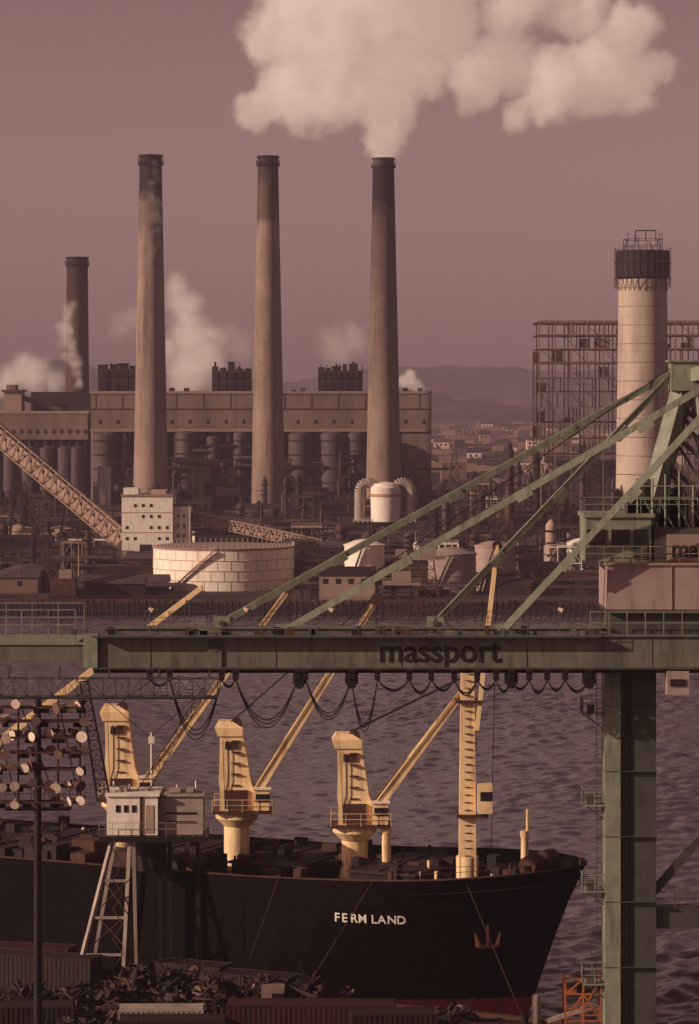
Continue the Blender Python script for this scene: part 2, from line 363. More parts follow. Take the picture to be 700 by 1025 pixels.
for i in range(90):
    px=random.uniform(95,430); z=random.uniform(2.5,20); wd=random.uniform(1,7); h=random.uniform(1,7); d=D-random.uniform(3,16)
    m.box(X(px,D),X(px,D)+wd,d,d+3,z if i%2 else 2.5,z+h,random.choice([SILO,STEELD,BLDGD,BLDGD,STEELD]))
for i in range(40):
    px=random.uniform(95,400); z=random.uniform(8,32); l=random.uniform(8,30); d=D-random.uniform(5,9)
    m.tube((X(px,D),d,z),(X(px,D)+l,d,z),random.uniform(.25,.8),m=random.choice([SILO,STEELD,STEELD]),n=8)
    m.tube((X(px,D),d,2.5),(X(px,D),d,z),random.uniform(.2,.5),m=random.choice([SILO,STEELD]),n=6)
for a,b2,yt in ((94,134,360),(210,250,362),(318,365,362)):
    z0=Z(392,D); zt=Z(yt,D)
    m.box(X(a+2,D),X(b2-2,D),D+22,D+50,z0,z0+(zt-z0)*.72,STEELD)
    xa=X(a,D)
    while xa<X(b2,D)-2:
        wv=random.uniform(1.2,4.2); xb=min(xa+wv,X(b2,D)); hh=zt-random.uniform(0,3.4)
        m.box(xa,xb,D+20+random.random(),D+26,z0,hh,STEELD); 
        if random.random()<.6: m.box(xa-.2,xb+.2,D+19.7,D+26.3,hh,hh+.4,SOOT)
        if random.random()<.5: m.tube(((xa+xb)/2,D+23,hh),((xa+xb)/2,D+23,hh+random.uniform(.8,2)),.5,m=STEELD,n=8)
        xa=xb+random.uniform(.3,1.2)
    for k in range(9):
        px=a+(b2-a)*random.random(); m.tube((X(px,D),D+18,z0),(X(px,D),D+18,zt-random.uniform(0,4)),.2,m=SOOT,n=4)
    for zz in (.35,.68): m.tube((X(a,D),D+18,z0+(zt-z0)*zz),(X(b2,D),D+18,z0+(zt-z0)*zz),.22,m=RUST,n=4)
for px in (165,180,262,290,300,405,420): m.box(X(px,D),X(px+5,D),D+30,D+36,Z(392,D),Z(388+px%3,D),SILO)
m.build()

m=MB('boiler_house_building')
D=1215
x0,x1=X(-80,D),X(88,D)
m.box(x0,x1,D,D+70,Z(440,D),Z(414,D),BLDG); m.box(x0-.3,x1+.3,D-.3,D+70.3,Z(414,D),Z(411.5,D),BLDGL)
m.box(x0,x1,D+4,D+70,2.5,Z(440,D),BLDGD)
for i,px in enumerate(range(-76,86,8)):
    m.box(X(px,D),X(px+3.0,D),D-.15,D,Z(434,D),Z(430,D),GLASS)
    m.box(X(px,D),X(px+2,D),D+1,D+4,2.5,Z(440,D),SILO if i%2 else STEELD)
for px in (12,30,48,66,78):
    m.lathe(X(px,D),D-4,[(0,Z(446,D)),(3,Z(448,D)),(3,Z(490,D)),(.8,Z(500,D))],SILO,18)
m.box(X(2,D),X(20,D),D+6,D+18,Z(412,D),Z(392,D),BLDGL); m.box(X(0,D),X(22,D),D+5,D+19,Z(392,D),Z(390,D),ROOF)
m.box(X(5,D),X(14,D),D+6,D+16,Z(390,D),Z(385,D),BLDG)
m.beam(P(22,398,D+12),P(62,410,D+12),3,2,ROOF)
m.box(X(28,D),X(60,D),D+20,D+34,Z(412,D),Z(404,D),BLDGD); m.box(X(20,D),X(90,D),D+42,D+60,Z(412,D),Z(392,D),STEELD)
m.build()

# ------------------------------------------------------------------ steel frame under construction
D=1100; s=D/F
m=MB('steel_frame_building')
cols=[540,556,572,588,604,622,640,658,676,694,712,730]; floors=[322,335,349,363,378,393,408,424,440,456]
deps=[D,D+16,D+36]
random.seed(11)
for j,d in enumerate(deps):
    for i,px in enumerate(cols):
        x=X(px,D); top=Z(322,D) if not(i<1 and j>1) else Z(363,D)
        m.beam((x,d,2.5),(x,d,top),.42,.42,STEELP if j==0 else RUST)
    for k,py in enumerate(floors):
        z=Z(py,D); m.beam((X(cols[0],D),d,z),(X(cols[-1],D),d,z),.35,.42 if k else .9,STEELP if j==0 else RUST)
    for i in range(len(cols)-1):
        for k in range(len(floors)-1):
            if random.random()<.2:
                m.beam((X(cols[i],D),d,Z(floors[k],D)),(X(cols[i+1],D),d,Z(floors[k+1],D)),.22,.22,RUST)
            if random.random()<.2 and j>0:
                m.box(X(cols[i],D),X(cols[i]+random.uniform(5,16),D),d,d+6,Z(floors[k+1],D),Z(floors[k+1],D)+random.uniform(2,5),random.choice([SILO,BLDGD,RUST,BLDG]))
            if random.random()<.3: m.tube((X(cols[i],D)+2,d+1,Z(floors[k],D)),(X(cols[i],D)+2,d+1,Z(floors[k+1],D)),.25,m=STEELP,n=4)
for px in cols:
    for py in floors: m.beam((X(px,D),deps[0],Z(py,D)),(X(px,D),deps[-1],Z(py,D)),.3,.35,RUST)
for px in (546,560,580,600): m.tube((X(px,D),D,Z(322,D)),(X(px,D),D,Z(322,D)+1.6),.1,m=STEELP,n=4)
for k in (3,5,7): m.box(X(542,D),X(730,D),D+16,D+34,Z(floors[k],D)+.3,Z(floors[k],D)+.6,BLDGD)
m.box(X(560,D),X(640,D),D+10,D+35,2.5,Z(462,D),BLDGD)
m.build()

# ------------------------------------------------------------------ conveyors + transfer house
def gallery(name,a,b,w,h,n,supports):
    m=MB(name); a=V(a);b=V(b)
    m.beam(a,b,w*.8,h*.72,TAN); m.truss(a,b,w,h,n,.2,TAN)
    d=(b-a).normalized()
    for i in range(n):
        p=a.lerp(b,(i+.5)/n); m.beam(p-d*.45+V((0,-w*.41,h*.1)),p+d*.45+V((0,-w*.41,h*.1)),.12,h*.16,GLASS)
    m.beam(a+V((0,0,h*.5)),b+V((0,0,h*.5)),w*1.05,.3,BLDGL)
    for f in supports:
        p=a.lerp(b,f)
        for sx in (-1.6,1.6):
            for sy in (-w*.4,w*.4): m.tube((p.x+sx*1.6,p.y+sy,2.5),(p.x+sx*.4,p.y+sy,p.z-h*.5),.3,m=STEELD,n=4)
        for k in range(1,4):
            z=2.5+(p.z-h*.5-2.5)*k/4; m.beam((p.x-2,p.y-w*.4,z),(p.x+2,p.y-w*.4,z),.25,.25,STEELD)
    return m.build()
gallery('coal_conveyor',P(-150,309,930),P(123,541,905),5,5.6,44,(.15,.4,.62,.8))
gallery('coal_conveyor',P(189,517,912),P(352,552,900),4,3.2,26,(.25,.5,.75))
D=900
m=MB('transfer_house_building')
m.box(X(122,D),X(173,D),D,D+16,2.5,Z(497,D),WHITE); m.box(X(121,D),X(174,D),D-.3,D+16.3,Z(497,D),Z(495,D),BLDGL)
m.box(X(123,D),X(138,D),D+2,D+12,Z(495,D),Z(489,D),WHITE)
m.box(X(173.3,D),X(190,D),D+2,D+14,2.5,Z(507,D),WHITE); m.box(X(173.2,D),X(190.6,D),D+1.8,D+14.3,Z(507,D),Z(505.5,D),ROOF)
m.box(X(150,D),X(166,D),D+3,D+12,Z(495,D),Z(491,D),TAN)
for r_ in range(4):
    for c in range(6):
        if (r_*7+c*3)%5 in (0,2): continue
        m.box(X(126+c*8,D),X(128.6+c*8,D),D-.12,D,Z(507.5+r_*11,D),Z(504.5+r_*11,D),GLASS)
for r_ in range(3): 
    for c in range(2): m.box(X(177+c*6,D),X(179+c*6,D),D+1.88,D+2,Z(518+r_*10,D),Z(515+r_*10,D),GLASS)
m.box(X(140,D),X(152,D),D-.2,D,2.5,Z(545,D),BLDGD)
for z in (10,16): m.box(X(122,D)-.02,X(173,D),D-.1,D-.0,z,z+.2,TAN)
m.build()

# ------------------------------------------------------------------ storage tanks
def tank(px,ytop,ybase,wpx,wall,stripes=True,dome=0.0):
    D0=47.5*F/(ybase-YH); R=wpx*D0/F/2; R=R*(1+R/D0); cy=D0+R; cx=X(px,D0+R*.5)
    zt=Z(ytop,D0); m=MB('oil_storage_tank')
    hh=zt-2.5; nb=4
    for k in range(nb):
        z0=2.5+hh*k/nb; z1=2.5+hh*(k+1)/nb
        m.lathe(cx,cy,[(R,z0),(R,z1-.22),(R+.10,z1-.20),(R+.10,z1-.02),(R,z1)],wall,64,mfn=(lambda k2:STRIPE if k2 in(1,2) else wall) if stripes else None)
    m.lathe(cx,cy,[(R+.12,zt),(R+.25,zt+.05),(R+.25,zt+.35),(R-.2,zt+.4),(R*.5,zt+.6+dome*.7),(0.01,zt+.7+dome)],BLDGL if stripes else wall,64)
    if stripes:
        for k in range(34):
            t=6.283*k/34+.05; 
            for q in range(nb):
                tt=t+(.09 if q%2 else 0); m.beam((cx+(R-.01)*math.cos(tt),cy+(R-.01)*math.sin(tt),2.5+hh*q/nb),(cx+(R-.01)*math.cos(tt),cy+(R-.01)*math.sin(tt),2.5+hh*(q+1)/nb-.3),.10,.10,STRIPE)
        for k in range(80):
            t=6.283*k/80; p=V((cx+R*math.cos(t),cy+R*math.sin(t),zt+.35)); m.tube(p,p+V((0,0,1)),.05,m=WHITE,n=4)
    pr=None
    for k in range(14):
        t=-2.3+k*.05; p=V((cx+(R+.8)*math.cos(t),cy+(R+.8)*math.sin(t),2.5+hh*k/13))
        if pr: m.beam(pr,p,.8,.25,BLDGD if not stripes else STRIPE); m.tube(pr+V((0,0,1)),p+V((0,0,1)),.06,m=wall,n=4)
        pr=p
    m.build()
tank(222.5,551,592,141,TANKW)
tank(365,547,590,40,TANKW,False,1.0)
tank(453,556,596,48,mat('tank_grey',(.30,.22,.20),.7,.1,.2,dirt=(.15,.09,.085),damt=.5),False,1.2)
tank(496,548,592,40,mat('tank_tan',(.36,.26,.23),.7,.1,.2,dirt=(.18,.1,.09),damt=.5),False,.8)
tank(585,545,575,34,TANKW,False,1)
tank(30,572,592,52,ROOF,False,1)

D=950
m=MB('dust_collector')
cx=X(386,D); m.lathe(cx,D,[(4.6,Z(522,D)),(4.8,Z(500,D)),(4.8,Z(488,D)),(3.8,Z(484,D)),(.01,Z(482,D))],WHITE,24)
m.lathe(cx,D,[(4.95,Z(497,D)),(4.95,Z(494,D))],STRIPE,24)
for sgn in (-1,1):
    pr=None
    for k in range(13):
        t=math.pi*k/12; p=V((cx+sgn*(5.6-math.cos(t)*2.6),D,Z(492,D)+2.8*math.sin(t)))
        if pr: m.tube(pr,p,1.7,m=GRYC,n=12,cap=False)
        pr=p
    m.tube((cx+sgn*8.2,D,Z(492,D)),(cx+sgn*8.2,D,Z(524,D)),1.7,m=GRYC,n=12)
m.box(X(372,D),X(404,D),D+1,D+9,Z(548,D),Z(523,D),BLDGL); m.box(X(358,D),X(412,D),D+4,D+14,2.5,Z(540,D),BLDGD)
for px in (376,384,392): m.box(X(px,D),X(px+4,D),D+.9,D+1,Z(535,D),Z(530,D),GLASS)
for px in (356,370,402,414): m.tube((X(px,D),D-2,2.5),(X(px,D),D-2,Z(520,D)),.4,m=STEELD,n=4)
m.beam((X(354,D),D-2,Z(524,D)),(X(416,D),D-2,Z(524,D)),.5,.8,STEELD); m.rail((X(354,D),D-2.5,Z(523,D)),(X(416,D),D-2.5,Z(523,D)),1.2,1.5,WHITE,.1)
m.build()

def lattice_tower(name,px,ytop,ybase,wb,wt,mt,n=5,r=.22,head=None):
    D=47.5*F/(ybase-YH); m=MB(name); s=D/F; x=X(px,D)
    m.truss((x,D,2.5),(x,D,Z(ytop,D)),wb*s,wb*s,n,r,mt,wt*s,wt*s)
    if head: head(m,x,D,Z(ytop,D))
    m.build()
def th(m,x,D,z):
    m.box(x-4,x+4,D-3,D+3,z,z+.5,BLDGL); m.rail((x-4,D-3,z+.5),(x+4,D-3,z+.5),1,1,BLDGL,.07); m.box(x-2,x+2,D-2,D+2,z+.5,z+3.3,BLDGL); m.box(x-2.3,x+2.3,D-2.3,D+2.3,z+3.3,z+3.6,ROOF)
lattice_tower('lattice_tower',402,585,622,34,22,RUST,4,.15,th)
lattice_tower('lattice_tower',428,560,610,26,12,RUST,5,.15,th)
lattice_tower('electric_pylon',480,520,575,14,3,STEELD,8,.15)
lattice_tower('electric_pylon',455,450,505,14,3,STEELD,8,.2)

# ------------------------------------------------------------------ refinery / shore clutter
def clutter(name,p0,p1,D0,D1,n,hmax,seed,pale=.3):
    random.seed(seed); m=MB(name)
    for i in range(n):
        D=random.uniform(D0,D1); px=random.uniform(p0,p1); x=X(px,D); k=random.random(); h=random.uniform(.25,1)*hmax
        if D<800 and any(a<px<b_ for a,b_ in ((118,300),(322,392),(415,520),(-10,60))): continue
        if 840<D<900 and 90<px<192: continue
        mt=random.choice([SILO,WHITE,TAN,BLDGL]) if random.random()<pale*.6 else random.choice([STEELD,BLDGD,RUST,ROOF,STEELD])
        if k<.2:
            r=random.uniform(.6,1.6); m.lathe(x,D,[(r,2.5),(r,2.5+h*.9),(r*.5,2.5+h*.96),(.01,2.5+h)],mt,14)
            for q in range(1,5): m.lathe(x,D,[(r,2.5+h*q/5),(r+.9,2.5+h*q/5),(r+.9,2.5+h*q/5+.3),(r,2.5+h*q/5+.3)],STEELD,10)
        elif k<.45:
            w_=random.uniform(5,14); hh=h*.7; nf=max(2,int(hh/3.2))
            for a in range(4):
                for dd in (0,6): m.beam((x+w_*a/3,D+dd,2.5),(x+w_*a/3,D+dd,2.5+hh),.25,.25,mt)
            for f in range(1,nf+1):
                z=2.5+hh*f/nf
                for dd in (0,6): m.beam((x,D+dd,z),(x+w_,D+dd,z),.22,.28,mt)
                m.tube((x,D,z-hh/nf),(x+w_*.33,D,z),.1,m=mt,n=4); m.tube((x+w_,D,z-hh/nf),(x+w_*.66,D,z),.1,m=mt,n=4)
                if random.random()<.6: m.box(x+w_*.1,x+w_*random.uniform(.3,.8),D+1,D+5,z-2.0,z-.3,random.choice([SILO,STEELD,BLDGD,RUST]))
                if random.random()<.5: m.tube((x-2,D-.5,z-.6),(x+w_+3,D-.5,z-.6),.22,m=random.choice([SILO,RUST,STEELD]),n=6)
            m.rail((x,D,2.5+hh),(x+w_,D,2.5+hh),1.1,2,mt,.06)
        elif k<.58:
            w_=random.uniform(5,16); dp=random.uniform(6,12); hh=random.uniform(2.5,6)
            wl=random.choice([HOUSE2,BLDG,BLDGD,BLDGD,RUST,ROOF] if random.random()>pale*.4 else [WHITE,TAN,BLDGL]); m.box(x,x+w_,D,D+dp,2.5,2.5+hh,wl)
            z=2.5+hh; m.add([(x-.4,D-.4,z),(x+w_+.4,D-.4,z),(x+w_+.4,D+dp+.4,z),(x-.4,D+dp+.4,z),(x-.4,D+dp/2,z+1.8),(x+w_+.4,D+dp/2,z+1.8)],[(0,1,5,4),(2,3,4,5),(0,4,3),(1,2,5)],random.choice([ROOF,ROOF,BLDGD,STEELD]))
            for a in range(int(w_/3)): 
                if random.random()<.7: m.box(x+.9+a*3,x+2.1+a*3,D-.08,D,z-2,z-.8,GLASS)
        elif k<.76:
            l=random.uniform(12,45); z=random.uniform(4,9)
            for q in range(3): m.tube((x,D+q*.9,z+q*.2),(x+l,D+q*.9,z+q*.2),.3,m=random.choice([mt,SILO,RUST]),n=6)
            for a in range(int(l/6)+1): m.beam((x+a*6,D+1,2.5),(x+a*6,D+1,z),.3,.3,STEELD)
        elif k<.9:
            m.tube((x,D,2.5),(x,D,2.5+h*.9),.16,.1,m=random.choice([STEELD,STEELP,TAN]),n=5)
            m.beam((x-1.5,D,2.5+h*.85),(x+1.5,D,2.5+h*.85),.15,.2,STEELD)
        elif k<.95:
            R=random.uniform(4,11); q=12; vs=[(x,D,2.5+R*.42)]
            for rr,zz in ((.5,.28),(1,0)):
                for j in range(q): t=6.283*j/q; g_=R*rr*random.uniform(.8,1.2); vs.append((x+g_*math.cos(t),D+g_*math.sin(t),2.5+R*zz*random.uniform(.7,1.2)-(0.1 if zz==0 else 0)))
            m.add(vs,[(0,1+j,1+(j+1)%q) for j in range(q)]+[(1+j,1+q+j,1+q+(j+1)%q,1+(j+1)%q) for j in range(q)],STEELD)
        else:
            r=random.uniform(2,5); m.lathe(x,D,[(r,2.5),(r,2.5+r*1.1),(.01,2.5+r*1.35)],random.choice([WHITE,SILO,ROOF,TAN,ROOF]),20)
    return m.build()
clutter('refinery_equipment',428,720,960,1120,140,26,21,.22)
clutter('refinery_equipment',505,545,900,980,34,34,22,.1)
clutter('refinery_equipment',430,720,790,950,130,18,23,.25)
clutter('refinery_equipment',560,720,850,1000,50,30,33,.2)
clutter('coal_yard_equipment',-20,360,960,1170,180,20,24,.05)
clutter('coal_yard_equipment',-20,150,800,900,50,12,25,.12)
clutter('coal_yard_equipment',190,440,800,945,90,12,29,.08)
clutter('dock_sheds',290,720,712,790,110,8,26,.15)
clutter('dock_sheds',-20,350,706,745,90,6.5,27,.1)
clutter('distant_industry',380,720,1250,1700,110,12,28,.35)
m=MB('timber_pier'); random.seed(5)
for seg in range(3):
    x0=-95+seg*62; y=SH-6-seg*3
    m.box(x0,x0+58,y-4,y+2,2.9,3.5,RUST)
    for i in range(40):
        xx=x0+i*1.5+random.uniform(-.3,.3); m.tube((xx,y-4,-1),(xx,y-4,3.2+random.uniform(0,1)),.22,m=STEELD,n=5)
        if i%2: m.tube((xx,y-3.8,0),(xx+1.5,y-3.8,3),.12,m=STEELD,n=4)
    m.rail((x0,y-4,3.5),(x0+58,y-4,3.5),1.1,2,RUST,.06)
m.build()

def lattice_crane(name,pts,D,r,mt,w=1.6):
    m=MB(name)
    for a,b2 in pts: m.truss(P(*a,D),P(*b2,D),w,w,int((P(*b2,D)-P(*a,D)).length/w/1.0),r,mt,w*.5,w*.5)
    a=P(*pts[0][0],D); m.box(a.x-3,a.x+3,D-2.5,D+2.5,4,8,RUST); m.box(a.x-1,a.x+2,D-2,D+2,8,10,BLDGL)
    for sx in (-1,1): m.beam((a.x-3.6,D+sx*2,3.2),(a.x+3.6,D+sx*2,3.2),1,1.5,STEELD)
    top=P(*pts[0][1],D); m.tube(top,(a.x-3,D,9),.07,m=CABLE,n=4); m.tube(top,(top.x,D,6),.07,m=CABLE,n=4)
    m.build()
lattice_crane('lattice_boom_crane',[((64,606),(22,483))],706,.2,RUST,2.2)
lattice_crane('lattice_boom_crane',[((400,592),(447,480))],800,.12,STEELD,1.4)
m=MB('spherical_tank'); cx=X(124,800); 
m.lathe(cx,800,[(3.2*math.sin(t*math.pi/12),Z(580,800)-3.2*math.cos(t*math.pi/12)) for t in range(13)],ORNG,20)
for a in range(6): m.tube((cx+2.8*math.cos(a),800+2.8*math.sin(a),2.4),(cx+2.8*math.cos(a),800+2.8*math.sin(a),Z(580,800)),.2,m=STEELD,n=4)
m.build()

# ------------------------------------------------------------------ near quay
ux,uy=-.9,.436; vx,vy=.436,.9; BX,BY=18.4,232.0
def S(t,v,z): return V((BX+ux*t+vx*v,BY+uy*t+vy*v,z))
QZ=4.0
m=MB('quay')
a=S(-120,-11.2,0);b2=S(260,-11.2,0)
top=[(a.x,a.y,QZ),(b2.x,b2.y,QZ),(b2.x-60,-300,QZ),(a.x+60,-300,QZ)]
m.add(top,[(0,1,2,3)],QUAY)
m.add([(a.x,a.y,QZ),(b2.x,b2.y,QZ),(b2.x,b2.y,-3),(a.x,a.y,-3)],[(0,1,2,3)],QUAY)
m.beam(S(-120,-11.4,QZ+.15),S(260,-11.4,QZ+.15),.5,.3,RUST)
for i in range(-10,30):
    p=S(i*6,-12.6,QZ); m.tube(p,p+V((0,0,.7)),.25,.35,m=BLACKM,n=8)
for off in (-14,-17.5,-24): m.beam(S(-120,off,QZ+.05),S(260,off,QZ+.05),.12,.1,STEELD)
for i in range(-8,30):
    p=S(i*5,-11.0,2); m.tube(p+V((0,0,-1.5)),p+V((0,0,1.2)),.5,m=BLACKM,n=10)
m.build()

# ------------------------------------------------------------------ cargo ship
ship=MB('cargo_ship')
def stem(z): 
    f=max(0,min(1,(14.2-z)/14.2)); return 5.6*f**.85
def sheer(t): return 12.7+1.3*max(0,1-t/26)**1.6
def half(t,z):
    f=max(0,min(1,(14-z)/14)); Lb=13+15*f; q=max(0,min(1,(t-stem(z))/Lb)); return 9.2*(1-(1-q)**(2.3-.5*f))**(.75+.25*f)
ts=[0,.3,.8,1.5,2.5,4,6,8,10,12,14,17,20,24,30,40,60,90,130,160]
zf=[-2,0,1.8,3.4,5,7,9,11,1.0]
for side in (-1,1):
    G=[]
    for tt in ts:
        row=[]
        for k,z in enumerate(zf):
            zz=sheer(tt) if k==len(zf)-1 else z
            t2=stem(zz)+tt*(1-stem(zz)/160)
            row.append(S(t2,side*half(t2,zz),zz))
        G.append(row)
    for i in range(len(ts)-1):
        for k in range(len(zf)-1):
            ship.add([G[i][k],G[i+1][k],G[i+1][k+1],G[i][k+1]],[(0,1,2,3)],BOOT if k<3 else HULL,True)
        ship.tube(G[i][-1],G[i+1][-1],.08,m=RUST if side<0 else HULL,n=6)
dk=[]
for tt in ts: dk.append((tt,half(stem(12)+tt,sheer(tt)-1)))
for i in range(len(ts)-1):
    (t0,h0),(t1,h1)=dk[i],dk[i+1]; z0=sheer(t0)-1.1; z1=sheer(t1)-1.1
    ship.add([S(t0+.3,-h0+.05,z0),S(t1+.3,-h1+.05,z1),S(t1+.3,h1-.05,z1),S(t0+.3,h0-.05,z0)],[(0,1,2,3)],BRNC)
for zz in (5.6,8.2,10.6):
    pr=None
    for tt in (2,4,6,8,10,13,16,20,26,34,44,60):
        p=S(stem(zz)+tt,-half(stem(zz)+tt,zz)-.02,zz)
        if pr: ship.tube(pr,p,.05,m=HULL,n=4)
        pr=p
def sbox(m,t0,t1,v0,v1,z0,z1,mt):
    c=[S(t0,v0,z0),S(t1,v0,z0),S(t1,v1,z0),S(t0,v1,z0),S(t0,v0,z1),S(t1,v0,z1),S(t1,v1,z1),S(t0,v1,z1)]
    m.add(c,[(0,3,2,1),(4,5,6,7),(0,1,5,4),(1,2,6,5),(2,3,7,6),(3,0,4,7)],mt)
for (t0,t1) in ((12.5,18),(22.5,28.5),(33,39.5),(44,54),(58,70),(76,90)):
    sbox(ship,t0,t1,-5,5,11.6,12.9,STEELD); sbox(ship,t0-.2,t1+.2,-5.2,5.2,12.9,13.1,BRNC)
    for k in range(int((t1-t0)/2.6)): sbox(ship,t0+k*2.6+.4,t0+k*2.6+.6,-5.1,5.1,13.1,13.2,BLACKM)
random.seed(8)
for i in range(190):
    t=random.uniform(3,70); v=random.uniform(-7,6)*min(1,t/14); h=random.uniform(.3,1.7); wv=random.uniform(.2,1.3); sbox(ship,t,t+wv,v,v+random.uniform(.2,1.3),11.8,12.2+h,random.choice([RUST,BLACKM,STEELD,STEELD,BRNC,RUST,CREAM if i%5==0 else STEELD]))
for i in range(50):
    t=random.uniform(2,60); v=random.uniform(-7,6)*min(1,t/14); p=S(t,v,11.8); ship.tube(p,p+V((0,0,random.uniform(1,2.6))),random.uniform(.05,.2),m=random.choice([CREAM,RUST,BLACKM,BLACKM]),n=8)
for k in range(26):
    t=30+k*1.4+random.random(); v=random.uniform(-8,-4); sbox(ship,t,t+random.uniform(.8,2.5),v,v+2,11.8,12.9+random.uniform(0,1.2),random.choice([REDC,BRNC,RUST,BLACKM]))
pr=None
for tt in (0.3,1.5,3,5,7,9,11,13,15,18,21,24,27,30,34,38,42,46,50):
    p=S(tt,-half(tt,13)+.1,sheer(tt)); 
    if pr is not None and tt<14: ship.rail(pr,p,.9,1.4,RUST,.025)
    pr=p
for t,v in ((4,-1.5),(4,1.5)):
    a=S(t,v-1,14);b3=S(t,v+1,14); ship.tube(a,b3,.7,m=RUST,n=12); ship.tube(S(t,v-1,12.4),S(t,v-1,14),.3,m=BLACKM,n=6); ship.tube(S(t,v+1,12.4),S(t,v+1,14),.3,m=BLACKM,n=6)
def post(px,y0,y1,t,wpx,v=0):
    p=S(t,v,0); s=p.y/F; x=X(px,p.y); z0=12; z1=Z(y1,p.y)
    ship.tube((x,p.y,z0),(x,p.y,z1),wpx*s/2,m=CREAM,n=14); ship.tube((x,p.y,z1),(x,p.y,z1+.5),wpx*s*.62,m=CREAM,n=14); ship.tube((x,p.y,z0),(x,p.y,z0+1.1),wpx*s*.7,m=CREAM,n=12)
post(387,875,834,17,9); post(525,868,838,5,7)
ship.tube(S(5,0,13),S(5,0,18),.1,m=CREAM,n=6); 
ship.tube(S(.6,0,13.8),S(.6,0,16),.05,m=CREAM,n=5)
def hull_t(px,z):
    best=None
    for i in range(600):
        t=stem(z)+i*.1; p=S(t,-half(t,z),z); q=350+p.x*F/p.y
        if best is None or abs(q-px)<best[0]: best=(abs(q-px),t)
    return best[1]
za=8.6; ta=hull_t(487,za); pa=S(ta,-half(ta,za),za); tn=(S(ta-.5,-half(ta-.5,za),za)-pa).normalized(); nn=V((tn.y,-tn.x,0)); 
if nn.y>0: nn=-nn
c=pa+nn*.35
ship.beam(c+V((0,0,1.4)),c-V((0,0,.6)),.2,.28,RUST)
ship.beam(c-V((0,0,.7))-tn*.7,c-V((0,0,.7))+tn*.7,.3,.25,RUST)
AN=mat('anchor_rust',(.22,.075,.045),.8,.4,1.5)
for sg in (-1,1): ship.beam(c-V((0,0,.7))+tn*.7*sg,c+V((0,0,.35))+tn*1.0*sg,.2,.36,AN,.08,.08)
ship.tube(c+V((0,0,1.2))-nn*.5,c+V((0,0,2.0))+nn*.1,.5,.6,m=HULL,n=12)
for (px1,y1,px0,t0) in ((528,1030,505,7),(600,1010,585,.5),(300,1000,420,14),(250,960,330,22)):
    a=S(t0,-half(t0,13),13.1); ship.tube(a,P(px1,y1,a.y-9),.03,m=RUST,n=4)
